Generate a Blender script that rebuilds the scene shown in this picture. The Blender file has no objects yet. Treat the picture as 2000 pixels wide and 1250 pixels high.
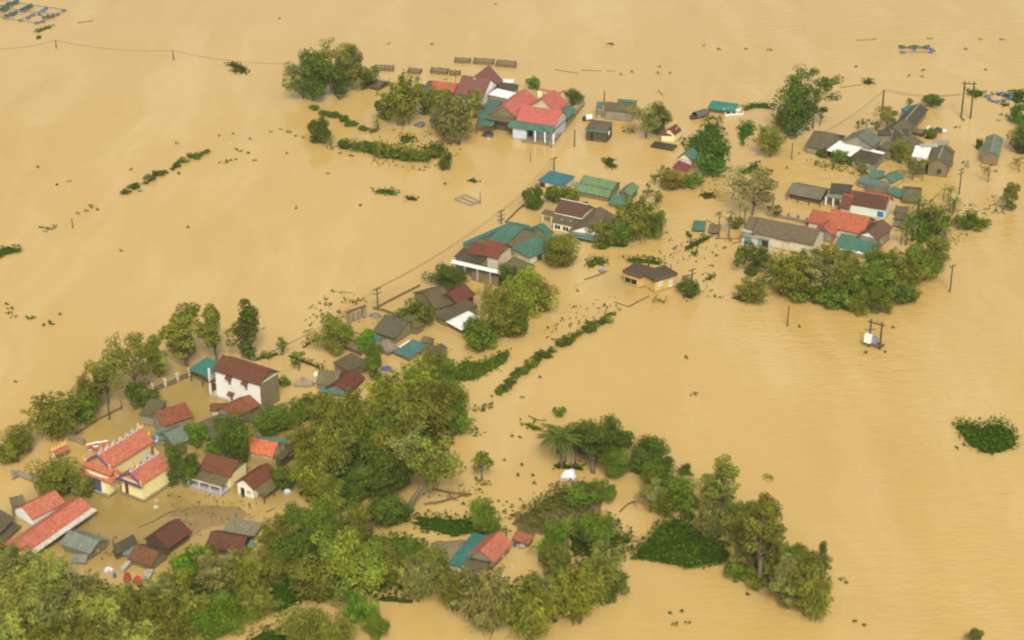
import bpy, math, random
import numpy as np
from mathutils import Vector, Matrix
R = math.radians
C = bpy.context.scene.collection
sc = bpy.context.scene

# ------------------------------------------------------------------ camera, sky, sun, exposure
CAM_H, PITCH, FPX = 145.0, R(26.5), 3919.0
cam = bpy.data.cameras.new('camera'); co = bpy.data.objects.new('camera', cam); C.objects.link(co)
co.location = (0, 0, CAM_H); co.rotation_euler = (math.pi/2 - PITCH, 0, 0)
cam.sensor_width = 36.0; cam.lens = FPX/2000*36; cam.clip_start = 1; cam.clip_end = 20000
cam.dof.use_dof = True; cam.dof.focus_distance = 400; cam.dof.aperture_fstop = 0.15
sc.camera = co
SUN_EL, SUN_AZ = R(44), R(176)          # azimuth clockwise from +Y (view direction): behind the camera, to the right
w = bpy.data.worlds.new('World'); sc.world = w; w.use_nodes = True
nt = w.node_tree; bg = nt.nodes['Background']
sky = nt.nodes.new('ShaderNodeTexSky'); sky.sky_type = 'NISHITA'; sky.sun_disc = False
sky.sun_elevation = SUN_EL; sky.sun_rotation = SUN_AZ; sky.air_density = 1.0; sky.dust_density = 4.0; sky.ozone_density = 0.5
hs = nt.nodes.new('ShaderNodeHueSaturation'); hs.inputs['Saturation'].default_value = 0.10
mx = nt.nodes.new('ShaderNodeMix'); mx.data_type = 'RGBA'; mx.blend_type = 'MULTIPLY'; mx.inputs[0].default_value = 1
mx.inputs[7].default_value = (1.0, 0.965, 0.85, 1)
nt.links.new(sky.outputs[0], hs.inputs['Color']); nt.links.new(hs.outputs[0], mx.inputs[6]); nt.links.new(mx.outputs[2], bg.inputs['Color'])
bg.inputs['Strength'].default_value = 0.102
sl = bpy.data.lights.new('sun', 'SUN'); so = bpy.data.objects.new('sun', sl); C.objects.link(so)
sl.energy = 1.5; sl.angle = R(12); sl.color = (1, 0.945, 0.80)
sd = Vector((math.sin(SUN_AZ)*math.cos(SUN_EL), math.cos(SUN_AZ)*math.cos(SUN_EL), math.sin(SUN_EL)))
so.rotation_euler = sd.to_track_quat('Z', 'Y').to_euler(); so.location = (0, 0, 300)
sc.view_settings.view_transform = 'Standard'; sc.view_settings.look = 'None'; sc.view_settings.gamma = 1
sc.view_settings.exposure = 0.62
sc.cycles.filter_width = 2.1; sc.cycles.max_bounces = 6; sc.cycles.volume_bounces = 0; sc.cycles.transparent_max_bounces = 4

# ------------------------------------------------------------------ survey: photograph pixel + height -> place in the world
FR = dict(o=(0,0,1), a=(0,0,3.906), b=(500,50,4.1675), c=(800,80,4.8075), d=(1100,120,4.8075), e=(1450,120,4.8067), f=(1700,120,4.8067),
          g=(860,320,4.1674), h=(1300,320,4.1675), i=(1600,330,4.0325), j=(580,500,4.1667), k=(40,560,3.3333), l=(0,780,4.7619),
          m=(340,780,5.6833), n=(0,930,3.5714), p=(800,950,4.1667), q=(900,760,3.4727), r=(1200,850,3.124), s=(1650,600,4.1657))
FRAME = FR['o']
def F(k):
    global FRAME; FRAME = FR[k]
def px(p): return (FRAME[0] + p[0]/FRAME[2], FRAME[1] + p[1]/FRAME[2])
CP, SP = math.cos(PITCH), math.sin(PITCH)
def at(q, z=0.0):
    dx = (q[0]-1000)/FPX; dy = (625-q[1])/FPX
    d = Vector((dx, CP + dy*SP, -SP + dy*CP)); t = (z-CAM_H)/d.z
    return Vector((0, 0, CAM_H)) + d*t
def rowof(v):
    X = v - Vector((0, 0, CAM_H)); dep = X.y*CP - X.z*SP; up = X.y*SP + X.z*CP
    return 625 - FPX*up/dep
def mpp(q):
    v = at(q); return ((v.y*CP + CAM_H*SP)/FPX)
def zfor(q, hpx):
    lo, hi = 0.0, 30.0
    for _ in range(40):
        z = (lo+hi)/2; v = at(q, z); v.z = 0
        if rowof(v)-q[1] < hpx: lo = z
        else: hi = z
    return lo

# ------------------------------------------------------------------ materials
MC = {}
def newmat(name):
    m = bpy.data.materials.new(name); m.use_nodes = True; n = m.node_tree
    return m, n, n.nodes['Principled BSDF']
def nd(n, t, **kw):
    x = n.nodes.new(t)
    for k, v in kw.items(): setattr(x, k, v)
    return x
def rampmix(n, fac, a, b):
    m = nd(n, 'ShaderNodeMix', data_type='RGBA'); n.links.new(fac, m.inputs[0])
    for s, v in ((6, a), (7, b)):
        if isinstance(v, tuple): m.inputs[s].default_value = (*v[:3], 1)
        else: n.links.new(v, m.inputs[s])
    return m.outputs[2]
def noise(n, scale, detail=4, vec=None, rough=0.55):
    t = nd(n, 'ShaderNodeTexNoise'); t.inputs['Scale'].default_value = scale; t.inputs['Detail'].default_value = detail; t.inputs['Roughness'].default_value = rough
    if vec is not None: n.links.new(vec, t.inputs['Vector'])
    return t.outputs['Fac']
def remap(n, v, a, b, c=0.0, d=1.0):
    r = nd(n, 'ShaderNodeMapRange'); n.links.new(v, r.inputs[0])
    for i, x in enumerate((a, b, c, d)): r.inputs[i+1].default_value = x
    return r.outputs[0]
def mul(c, k): return tuple(min(1, x*k) for x in c)
def roofmat(kind, col, wear=0.5):
    if col[0] < .3: col = (col[0]*.86, col[1]*.86, col[2]*.78)
    key = ('roof', kind, col, wear)
    if key in MC: return MC[key]
    m, n, b = newmat('roof_' + kind)
    g = nd(n, 'ShaderNodeNewGeometry').outputs['Position']; uv = nd(n, 'ShaderNodeUVMap').outputs[0]
    sep = nd(n, 'ShaderNodeSeparateXYZ'); n.links.new(uv, sep.inputs[0])
    big = remap(n, noise(n, 0.35, 5, g), 0.42, 0.68); fine = remap(n, noise(n, 2.2, 5, g), 0.35, 0.7)
    moss = mul((0.10, 0.085, 0.045), 1.0)
    c1 = rampmix(n, fine, mul(col, 0.74), mul(col, 1.24))
    mm = nd(n, 'ShaderNodeMath', operation='MULTIPLY'); n.links.new(big, mm.inputs[0]); mm.inputs[1].default_value = wear
    c2 = rampmix(n, mm.outputs[0], c1, tuple(0.5*x + 0.5*y for x, y in zip(col, moss)))
    # streaks down the slope
    mp = nd(n, 'ShaderNodeMapping'); mp.inputs['Scale'].default_value = (2.2, 0.25, 1); n.links.new(uv, mp.inputs[0])
    st = remap(n, noise(n, 1.0, 3, mp.outputs[0]), 0.5, 0.75)
    m3 = nd(n, 'ShaderNodeMath', operation='MULTIPLY'); n.links.new(st, m3.inputs[0]); m3.inputs[1].default_value = 0.55*wear
    c3 = rampmix(n, m3.outputs[0], c2, mul(col, 0.55))
    if kind == 'corr':   # single sheets weather differently
        fl = nd(n, 'ShaderNodeVectorMath', operation='FLOOR'); mv = nd(n, 'ShaderNodeMapping'); mv.inputs['Scale'].default_value = (1/1.0, 1/2.4, 1); n.links.new(uv, mv.inputs[0]); n.links.new(mv.outputs[0], fl.inputs[0])
        wn = nd(n, 'ShaderNodeTexWhiteNoise'); ad2 = nd(n, 'ShaderNodeVectorMath', operation='ADD'); oi = nd(n, 'ShaderNodeObjectInfo'); n.links.new(fl.outputs[0], ad2.inputs[0]); n.links.new(oi.outputs['Location'], ad2.inputs[1]); n.links.new(ad2.outputs[0], wn.inputs['Vector'])
        c3 = rampmix(n, remap(n, wn.outputs['Value'], .45, 1, 0, .22 if wear > .1 else .05), c3, mul(col, 0.62)); c3 = rampmix(n, remap(n, wn.outputs['Value'], 0, .3, .25 if wear > .1 else .05, 0), c3, mul(col, 1.4))
    per = {'tile': (0.42, 'Y'), 'corr': (0.85, 'X'), 'flat': (3.0, 'X')}[kind]
    s = nd(n, 'ShaderNodeMath', operation='MULTIPLY'); n.links.new(sep.outputs[per[1]], s.inputs[0]); s.inputs[1].default_value = 2*math.pi/per[0]
    sn = nd(n, 'ShaderNodeMath', operation='SINE'); n.links.new(s.outputs[0], sn.inputs[0])
    line = remap(n, sn.outputs[0], 0.55, 1.0)
    m4 = nd(n, 'ShaderNodeMath', operation='MULTIPLY'); n.links.new(line, m4.inputs[0]); m4.inputs[1].default_value = {'tile': 0.22, 'corr': 0.12, 'flat': 0.05}[kind]
    n.links.new(rampmix(n, m4.outputs[0], c3, mul(col, 0.5)), b.inputs['Base Color'])
    bp = nd(n, 'ShaderNodeBump'); bp.inputs['Strength'].default_value = 0.3; bp.inputs['Distance'].default_value = 0.03
    n.links.new(sn.outputs[0], bp.inputs['Height']); n.links.new(bp.outputs[0], b.inputs['Normal'])
    b.inputs['Roughness'].default_value = 0.55 if kind == 'corr' else 0.8
    b.inputs['Specular IOR Level'].default_value = 0.35
    MC[key] = m; return m
def plain(name, col, rough=0.8, wear=0.35, stain=(0.11, 0.095, 0.055), sc_=0.8, metal=0.0):
    key = (name, col, rough, wear)
    if key in MC: return MC[key]
    m, n, b = newmat(name)
    g = nd(n, 'ShaderNodeNewGeometry').outputs['Position']
    a = remap(n, noise(n, sc_, 5, g), 0.45, 0.72); f = noise(n, sc_*4, 4, g)
    mm = nd(n, 'ShaderNodeMath', operation='MULTIPLY'); n.links.new(a, mm.inputs[0]); mm.inputs[1].default_value = wear
    c = rampmix(n, f, mul(col, 0.85), mul(col, 1.13))
    c = rampmix(n, mm.outputs[0], c, stain)
    # wet silt line left by the flood just above the water
    sp = nd(n, 'ShaderNodeSeparateXYZ'); n.links.new(g, sp.inputs[0]); zz = nd(n, 'ShaderNodeMath', operation='ADD'); n.links.new(sp.outputs[2], zz.inputs[0]); n.links.new(remap(n, f, .3, .7, -.18, .18), zz.inputs[1])
    n.links.new(rampmix(n, remap(n, zz.outputs[0], .22, .42, .62, 0), c, (0.20, 0.135, 0.055)), b.inputs['Base Color'])
    b.inputs['Roughness'].default_value = rough; b.inputs['Metallic'].default_value = metal
    b.inputs['Specular IOR Level'].default_value = 0.3
    MC[key] = m; return m
def leafmat(name, col, trans=0.3):
    m = bpy.data.materials.new(name); m.use_nodes = True; n = m.node_tree; n.nodes.clear()
    out = nd(n, 'ShaderNodeOutputMaterial'); df = nd(n, 'ShaderNodeBsdfDiffuse'); tr = nd(n, 'ShaderNodeBsdfTranslucent'); ms = nd(n, 'ShaderNodeMixShader')
    at_ = nd(n, 'ShaderNodeAttribute'); at_.attribute_name = 'tint'
    oi = nd(n, 'ShaderNodeObjectInfo')
    h = nd(n, 'ShaderNodeHueSaturation'); h.inputs['Color'].default_value = (*col, 1)
    n.links.new(remap(n, oi.outputs['Random'], 0, 1, 0.49, 0.515), h.inputs['Hue'])
    n.links.new(remap(n, oi.outputs['Random'], 0, 1, 0.85, 1.15), h.inputs['Value'])
    mm = nd(n, 'ShaderNodeMix', data_type='RGBA', blend_type='MULTIPLY'); mm.inputs[0].default_value = 1
    n.links.new(h.outputs[0], mm.inputs[6]); n.links.new(at_.outputs['Color'], mm.inputs[7])
    n.links.new(mm.outputs[2], df.inputs[0]); n.links.new(mm.outputs[2], tr.inputs[0])
    ms.inputs[0].default_value = trans
    n.links.new(df.outputs[0], ms.inputs[1]); n.links.new(tr.outputs[0], ms.inputs[2]); n.links.new(ms.outputs[0], out.inputs[0])
    return m
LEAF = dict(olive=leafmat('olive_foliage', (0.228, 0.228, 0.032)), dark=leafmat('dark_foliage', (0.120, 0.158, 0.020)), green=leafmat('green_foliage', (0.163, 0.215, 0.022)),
            bright=leafmat('bright_foliage', (0.165, 0.275, 0.022)), grey=leafmat('grey_green_foliage', (0.275, 0.270, 0.072)), yellow=leafmat('yellow_green_foliage', (0.270, 0.288, 0.035)),
            pale=leafmat('pale_foliage', (0.350, 0.365, 0.068)), rust=leafmat('rusty_foliage', (0.286, 0.234, 0.040)), weed=leafmat('water_weed', (0.130, 0.169, 0.024)), lush=leafmat('lush_weed', (0.111, 0.189, 0.024)),
            grass=leafmat('grass_blades', (0.100, 0.165, 0.013)), drygrass=leafmat('dry_grass', (0.190, 0.185, 0.035)))
BARK = plain('bark', (0.16, 0.13, 0.085), 0.9, 0.4); PALEBARK = plain('pale_bark', (0.36, 0.31, 0.22), 0.9, 0.4)
WHITE = plain('white_paint', (0.82, 0.81, 0.77), 0.6, 0.12); WSHEET = roofmat('corr', (0.86, 0.86, 0.85), 0.04)
CREAM = plain('cream_wall', (0.82, 0.73, 0.37), 0.8, 0.08); YELLOW = plain('ochre_wall', (0.62, 0.44, 0.16), 0.8, 0.3)
PALE = plain('pale_wall', (0.62, 0.56, 0.42), 0.85, 0.35); GREYW = plain('grey_render', (0.27, 0.24, 0.175), 0.9, 0.6)
MOSSW = plain('mossy_wall', (0.22, 0.19, 0.10), 0.9, 0.6); DARKW = plain('dark_boards', (0.075, 0.065, 0.04), 0.9, 0.5); BROWNW = plain('brown_wall', (0.20, 0.155, 0.085), 0.9, 0.5)
LAV = plain('lavender_paint', (0.50, 0.50, 0.58), 0.7, 0.15); MINT = plain('mint_wall', (0.58, 0.72, 0.62), 0.7, 0.1); BLUEW = plain('pale_blue_wall', (0.52, 0.58, 0.66), 0.7, 0.2)
DARK = plain('dark_opening', (0.02, 0.018, 0.014), 0.4, 0.2); BLUE = plain('blue_paint', (0.04, 0.11, 0.34), 0.6, 0.2); WOOD = plain('old_wood', (0.12, 0.085, 0.05), 0.9, 0.4)
CONC = plain('concrete', (0.30, 0.27, 0.20), 0.9, 0.5); POLE = plain('pole_concrete', (0.085, 0.07, 0.05), 0.9, 0.4); NET = plain('net', (0.27, 0.235, 0.15), 0.95, 0.5)
TEALP = plain('teal_paint', (0.06, 0.22, 0.19), 0.6, 0.3); REDP = plain('red_paint', (0.45, 0.09, 0.05), 0.7, 0.15); ORN = plain('yellow_ornament', (0.72, 0.47, 0.16), 0.6, 0.15)
ORNB = plain('lavender_ornament', (0.38, 0.40, 0.60), 0.6, 0.15); PURPLE = plain('purple_trim', (0.13, 0.07, 0.20), 0.6, 0.2); ORANGE = plain('orange_panel', (0.62, 0.24, 0.08), 0.7, 0.2)
TARP = plain('white_tarp', (0.72, 0.73, 0.76), 0.5, 0.2); GREYTARP = plain('grey_tarp', (0.13, 0.13, 0.13), 0.5, 0.4); REDCLOTH = plain('red_cloth', (0.45, 0.06, 0.03), 0.7, 0.2)
CLOTH = plain('orange_cloth', (0.8, 0.36, 0.08), 0.7, 0.1); BROWNAW = plain('brown_awning', (0.16, 0.045, 0.025), 0.8, 0.3)
SALMON = (0.47, 0.150, 0.090); PINK = (0.48, 0.135, 0.11); MAUVE = (0.235, 0.095, 0.085); BROWN = (0.165, 0.058, 0.032); MAROON = (0.17, 0.05, 0.036); RUST = (0.26, 0.085, 0.04); ORANGER = (0.60, 0.165, 0.07); BRICKR = (0.42, 0.115, 0.06)
TEAL = (0.085, 0.195, 0.155); GREEN = (0.165, 0.265, 0.14); BLUER = (0.055, 0.19, 0.255); GREY = (0.14, 0.12, 0.075); DGREY = (0.085, 0.075, 0.045); LGREY = (0.25, 0.27, 0.22); TAUPE = (0.17, 0.125, 0.085); CHAR = (0.07, 0.062, 0.045); OLIVEG = (0.16, 0.135, 0.075); STEEL = (0.22, 0.255, 0.225)

def watermat():
    m, n, b = newmat('flood_water')
    g = nd(n, 'ShaderNodeNewGeometry').outputs['Position']
    mp = nd(n, 'ShaderNodeMapping'); mp.inputs['Scale'].default_value = (1, 0.45, 1); mp.inputs['Rotation'].default_value = (0, 0, R(-18)); n.links.new(g, mp.inputs[0])
    big = remap(n, noise(n, 0.012, 4, mp.outputs[0]), 0.35, 0.68); mid = remap(n, noise(n, 0.06, 5, mp.outputs[0]), 0.35, 0.7)
    c1 = rampmix(n, big, (0.560, 0.372, 0.128), (0.605, 0.415, 0.155))
    mm = nd(n, 'ShaderNodeMath', operation='MULTIPLY'); n.links.new(mid, mm.inputs[0]); mm.inputs[1].default_value = 0.5
    c2 = rampmix(n, mm.outputs[0], c1, (0.530, 0.345, 0.112))
    # pale silt streaks drawn out along the current through the lanes
    m5 = nd(n, 'ShaderNodeMapping'); m5.inputs['Scale'].default_value = (1, 0.16, 1); m5.inputs['Rotation'].default_value = (0, 0, R(-24)); n.links.new(g, m5.inputs[0])
    ws = nd(n, 'ShaderNodeVectorMath', operation='ADD'); nz = nd(n, 'ShaderNodeTexNoise'); nz.inputs['Scale'].default_value = .03; n.links.new(g, nz.inputs['Vector'])
    sc5 = nd(n, 'ShaderNodeVectorMath', operation='SCALE'); n.links.new(nz.outputs['Color'], sc5.inputs[0]); sc5.inputs['Scale'].default_value = 14; n.links.new(m5.outputs[0], ws.inputs[0]); n.links.new(sc5.outputs[0], ws.inputs[1])
    sk = remap(n, noise(n, 0.10, 5, ws.outputs[0], .6), 0.48, 0.74, 0, .55); c2 = rampmix(n, sk, c2, (0.665, 0.485, 0.225))
    sk2 = remap(n, noise(n, 0.07, 5, ws.outputs[0], .6), 0.28, 0.48, .38, 0); c2 = rampmix(n, sk2, c2, (0.500, 0.300, 0.085))
    # shallow village yards: dark tree reflections and weaker sky painted into the colour
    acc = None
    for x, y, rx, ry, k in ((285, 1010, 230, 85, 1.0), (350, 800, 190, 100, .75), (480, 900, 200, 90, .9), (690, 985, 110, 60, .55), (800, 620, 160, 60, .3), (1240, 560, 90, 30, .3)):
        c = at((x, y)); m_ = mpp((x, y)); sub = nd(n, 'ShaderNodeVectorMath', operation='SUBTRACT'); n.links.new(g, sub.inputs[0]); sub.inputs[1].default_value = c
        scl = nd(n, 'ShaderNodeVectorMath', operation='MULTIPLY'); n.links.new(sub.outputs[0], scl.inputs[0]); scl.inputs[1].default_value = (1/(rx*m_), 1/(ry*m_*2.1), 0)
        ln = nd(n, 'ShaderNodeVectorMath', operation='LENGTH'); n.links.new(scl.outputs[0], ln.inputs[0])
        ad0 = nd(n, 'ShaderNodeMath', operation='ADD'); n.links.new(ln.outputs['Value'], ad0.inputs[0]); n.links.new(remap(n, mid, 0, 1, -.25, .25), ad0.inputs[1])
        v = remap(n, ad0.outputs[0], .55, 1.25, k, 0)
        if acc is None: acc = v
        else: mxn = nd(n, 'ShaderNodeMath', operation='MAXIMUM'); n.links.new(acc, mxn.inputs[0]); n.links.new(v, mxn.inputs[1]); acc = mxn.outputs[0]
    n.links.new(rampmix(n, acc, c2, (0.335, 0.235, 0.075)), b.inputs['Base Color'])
    b.inputs['Roughness'].default_value = 0.06; b.inputs['IOR'].default_value = 1.45
    m2 = nd(n, 'ShaderNodeMapping'); m2.inputs['Scale'].default_value = (0.42, 1.15, 1); m2.inputs['Rotation'].default_value = (0, 0, R(-38)); n.links.new(g, m2.inputs[0])
    rip = noise(n, 1.5, 3, m2.outputs[0], 0.5); rip2 = noise(n, 0.5, 2, m2.outputs[0], 0.5)
    ad = nd(n, 'ShaderNodeMath', operation='ADD'); n.links.new(rip, ad.inputs[0]); n.links.new(rip2, ad.inputs[1])
    # the open reach on the right is ruffled by wind, the sheltered side is calm
    sp = nd(n, 'ShaderNodeSeparateXYZ'); n.links.new(g, sp.inputs[0])
    wind = remap(n, sp.outputs[0], -20, 60, 0.05, 0.5)
    pat = nd(n, 'ShaderNodeMath', operation='MULTIPLY'); n.links.new(wind, pat.inputs[0]); n.links.new(remap(n, noise(n, 0.02, 3, g), 0.3, 0.7, 0.5, 1.2), pat.inputs[1])
    bp = nd(n, 'ShaderNodeBump'); bp.inputs['Distance'].default_value = 0.3
    n.links.new(pat.outputs[0], bp.inputs['Strength']); n.links.new(ad.outputs[0], bp.inputs['Height']); n.links.new(bp.outputs[0], b.inputs['Normal'])
    return m

# ------------------------------------------------------------------ mesh helpers
class MB:
    def __init__(s): s.v = []; s.f = []; s.uv = []
    def face(s, pts, uv=None):
        i = len(s.v); s.v += [Vector(p) for p in pts]; s.f.append(list(range(i, i+len(pts)))); s.uv.append(uv or [(0, 0)]*len(pts))
    def box(s, c, u, n, hu, hn, z0, z1):
        c = Vector((c[0], c[1], 0)); q = [c+u*a*hu+n*b*hn for a, b in ((-1, -1), (1, -1), (1, 1), (-1, 1))]
        lo = [Vector((p.x, p.y, z0)) for p in q]; hi = [Vector((p.x, p.y, z1)) for p in q]
        s.face(hi); s.face(lo[::-1])
        for k in range(4):
            j = (k+1) % 4; s.face([lo[k], lo[j], hi[j], hi[k]], [(0, 0), (1, 0), (1, 1), (0, 1)])
    def tube(s, pts, r0, r1=None, n=6):
        r1 = r0 if r1 is None else r1; rings = []
        for k, p in enumerate(pts):
            p = Vector(p); a = Vector(pts[max(0, k-1)]); b = Vector(pts[min(len(pts)-1, k+1)]); d = (b-a).normalized()
            x = d.cross(Vector((0, 0, 1)) if abs(d.z) < .9 else Vector((1, 0, 0))).normalized(); y = d.cross(x); r = r0+(r1-r0)*k/max(1, len(pts)-1)
            rings.append([p+(x*math.cos(t)+y*math.sin(t))*r for t in [2*math.pi*j/n for j in range(n)]])
        i = len(s.v)
        for g in rings: s.v += g
        for k in range(len(rings)-1):
            for j in range(n):
                jj = (j+1) % n; s.f.append([i+k*n+j, i+k*n+jj, i+(k+1)*n+jj, i+(k+1)*n+j]); s.uv.append([(0, 0)]*4)
        s.f.append([i+j for j in range(n)][::-1]); s.uv.append([(0, 0)]*n)
        e = i+(len(rings)-1)*n; s.f.append([e+j for j in range(n)]); s.uv.append([(0, 0)]*n)
    def prism(s, prof, a0, a1, O, u, n, uvtop=()):
        """cross-section prof [(b, z)] swept along u from a0 to a1"""
        A = [O+u*a0+n*b+Vector((0, 0, z)) for b, z in prof]; B = [O+u*a1+n*b+Vector((0, 0, z)) for b, z in prof]; L = a1-a0; acc = 0
        for k in range(len(prof)):
            j = (k+1) % len(prof); d = math.hypot(prof[j][0]-prof[k][0], prof[j][1]-prof[k][1])
            s.face([A[k], B[k], B[j], A[j]], [(0, acc), (L, acc), (L, acc+d), (0, acc+d)]); acc += d
        s.face(A); s.face(B[::-1])
    def build(s, name, mat, org=Vector((0, 0, 0)), parent=None, smooth=False):
        me = bpy.data.meshes.new(name); me.from_pydata([v-org for v in s.v], [], s.f)
        ul = me.uv_layers.new(name='UVMap'); flat = [c for f in s.uv for q in f for c in q]; ul.data.foreach_set('uv', flat)
        me.materials.append(mat); me.validate()
        if smooth: me.shade_smooth()
        o = bpy.data.objects.new(name, me); C.objects.link(o)
        if parent is not None: o.parent = parent
        return o
def fixnormals(o):
    import bmesh
    b = bmesh.new(); b.from_mesh(o.data); bmesh.ops.remove_doubles(b, verts=b.verts, dist=1e-4); bmesh.ops.recalc_face_normals(b, faces=b.faces); b.to_mesh(o.data); b.free()
def tag(o, label=None, cat=None, group=None, kind=None):
    if label: o['label'] = label
    if cat: o['category'] = cat
    if group: o['group'] = group
    if kind: o['kind'] = kind
    return o
def empty(name, loc, label, cat, group=None):
    o = bpy.data.objects.new(name, None); C.objects.link(o); o.location = loc; o.empty_display_size = 0.5
    return tag(o, label, cat, group)
Z = Vector((0, 0, 1))

# ------------------------------------------------------------------ buildings
class House:
    def __init__(s, name, label, cat='house', group=None, ref=None):
        s.org = at(px(ref), 0); s.org.z = 0
        s.o = empty(name, s.org, label, cat, group); s.ze = None
    def part(s, name, mb, mat, parent=None, label=None):
        o = mb.build(name, mat, s.org, s.o); fixnormals(o)
        if parent is not None: o.parent = parent
        if label: o['label'] = label
        return o
    def eave(s, e0, e1, hw, z):
        q0, q1 = px(e0), px(e1)
        if z is None: z = zfor(q0 if q0[1] > q1[1] else q1, hw/FRAME[2])
        s.ze = z; s.E0 = at(q0, z); s.E1 = at(q1, z); s.E0.z = s.E1.z = 0
        s.L = (s.E1-s.E0).length; s.u = (s.E1-s.E0).normalized(); s.n = Vector((-s.u.y, s.u.x, 0))
        return z
    def gable(s, e0, e1, r, hw=None, z=None, pitch=27, roof=None, wall=GREYW, ov=0.35, cap=None, gmat=None, far=1.0, base=-0.8, rlabel=None, dz=1.0):
        z = s.eave(e0, e1, hw, z); q = px(r); tp = math.tan(R(pitch))
        if (at(q, z+dz)-s.E0).dot(s.n) < 0: s.n = -s.n
        lo, hi = z, z+15
        for _ in range(45):
            zr = (lo+hi)/2; d = (at(q, zr)-s.E0).dot(s.n)
            if zr-z < tp*d: lo = zr
            else: hi = zr
        d = max(0.6, (at(q, lo)-s.E0).dot(s.n)); zr = z+tp*d; s.d = d; s.zr = zr; D2 = d*(1+far); zf = zr-tp*d*far; s.D = D2; t = 0.13
        mb = MB(); mb.prism([(0, z), (d, zr), (D2, zf), (D2, zf-t), (d, zr-t), (0, z-t)], 0, s.L, s.E0, s.u, s.n)
        rf = s.part('roof', mb, roof, label=rlabel)
        if cap is not None:
            mb = MB(); mb.prism([(d-.16, zr-.03), (d, zr+.09), (d+.16, zr-.03)], -.04, s.L+.04, s.E0, s.u, s.n); s.part('ridge_cap', mb, cap, rf)
        s.ov = ov = min(ov, s.L*.2, d*.4); s.open = wall is None
        if wall is not None:
            b0 = ov; b1 = D2-ov; g = t+.03
            mb = MB(); mb.prism([(b0, base), (b0, z+tp*b0-g), (d, zr-g), (b1, zf+tp*ov-g), (b1, base)], ov*.8, s.L-ov*.8, s.E0, s.u, s.n); s.part('wall', mb, wall)
            if gmat is not None:
                for a0, a1 in ((ov*.8-.05, ov*.8-.005), (s.L-ov*.8+.005, s.L-ov*.8+.05)):
                    mb = MB(); zz = z+tp*(ov+.1)-g-.02
                    mb.prism([(ov+.1, zz), (d, zr-g-.05), (b1-.1, zz)], a0, a1, s.E0, s.u, s.n); s.part('gable_panel', mb, gmat)
        return s
    def hip(s, e0, e1, b, hw=None, z=None, pitch=27, roof=None, wall=GREYW, ov=0.5, cap=None, base=-0.8):
        z = s.eave(e0, e1, hw, z); q = px(b)
        if (at(q, z)-s.E0).dot(s.n) < 0: s.n = -s.n
        W = (at(q, z)-s.E0).dot(s.n); L = s.L; s.D = W; s.d = W/2; h = min(L, W)/2; zr = z+h*math.tan(R(pitch)); s.zr = zr; t = .14
        P = lambda a, bb, zz: s.E0+s.u*a+s.n*bb+Z*zz
        c = [P(0, 0, z), P(L, 0, z), P(L, W, z), P(0, W, z)]
        if L >= W: r0, r1 = P(h, W/2, zr), P(L-h+.01, W/2, zr)
        else: r0, r1 = P(L/2, h, zr), P(L/2, W-h+.01, zr)
        mb = MB()
        def sl(pts):
            o = pts[0]; e = (pts[1]-pts[0]).normalized(); nn = e.cross(Z.cross(e)); mid = sum((p for p in pts[2:]), Vector())/len(pts[2:])-o; vv = (mid-e*mid.dot(e)).normalized()
            mb.face(pts, [((p-o).dot(e), (p-o).dot(vv)) for p in pts])
        if L >= W: sl([c[0], c[1], r1, r0]); sl([c[1], c[2], r1]); sl([c[2], c[3], r0, r1]); sl([c[3], c[0], r0])
        else: sl([c[0], c[1], r0]); sl([c[1], c[2], r1, r0]); sl([c[2], c[3], r1]); sl([c[3], c[0], r0, r1])
        lo = [p-Z*t for p in c]
        for k in range(4): mb.face([lo[k], lo[(k+1) % 4], c[(k+1) % 4], c[k]])
        mb.face(lo[::-1]); rf = s.part('roof', mb, roof)
        if cap is not None:
            mb = MB()
            for p, r in zip(c, (r0, r1, r1, r0) if L >= W else (r0, r0, r1, r1)): mb.tube([p+Z*.02, r+Z*.05], .11, .11, 5)
            mb.tube([r0+Z*.05, r1+Z*.05+s.u*.01], .12, .12, 5); s.part('ridge_cap', mb, cap, rf)
        s.ov = ov = min(ov, .25*min(L, W)); s.open = wall is None
        if wall is not None:
            mb = MB(); mb.box(s.E0+s.u*L/2+s.n*W/2, s.u, s.n, L/2-ov*.8, W/2-ov, base, z-t-.02); s.part('wall', mb, wall)
        return s
    def shed(s, e0, e1, b, hw=None, z=None, rise=0.4, roof=None, wall=GREYW, ov=0.25, posts=0, postmat=WOOD, base=-0.8, t=0.1, name='roof', parapet=None, trim=None, rlabel=None):
        z = s.eave(e0, e1, hw, z); q = px(b)
        if (at(q, z+rise)-s.E0).dot(s.n) < 0: s.n = -s.n
        W = max(.5, (at(q, z+rise)-s.E0).dot(s.n)); s.D = W; s.d = W; s.zr = z+rise
        mb = MB(); mb.prism([(0, z), (W, z+rise), (W, z+rise-t), (0, z-t)], 0, s.L, s.E0, s.u, s.n); rf = s.part(name, mb, roof, label=rlabel)
        if trim is not None:
            mb = MB(); mb.prism([(-.07, z+.03), (-.004, z+.03), (-.004, z-.22), (-.07, z-.22)], -.05, s.L+.05, s.E0, s.u, s.n); s.part('fascia', mb, trim, rf)
        if parapet is not None:
            mb = MB(); zt = z+rise
            for bb in (.1, W-.1): mb.box(s.E0+s.u*s.L/2+s.n*bb, s.u, s.n, s.L/2, .1, z+.005, zt+.28)
            for aa in (.1, s.L-.1): mb.box(s.E0+s.u*aa+s.n*W/2, s.u, s.n, .1, W/2-.205, z+.005, zt+.28)
            s.part('parapet', mb, parapet)
        s.ov = ov = min(ov, .25*s.L, .25*W); s.open = wall is None
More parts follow.
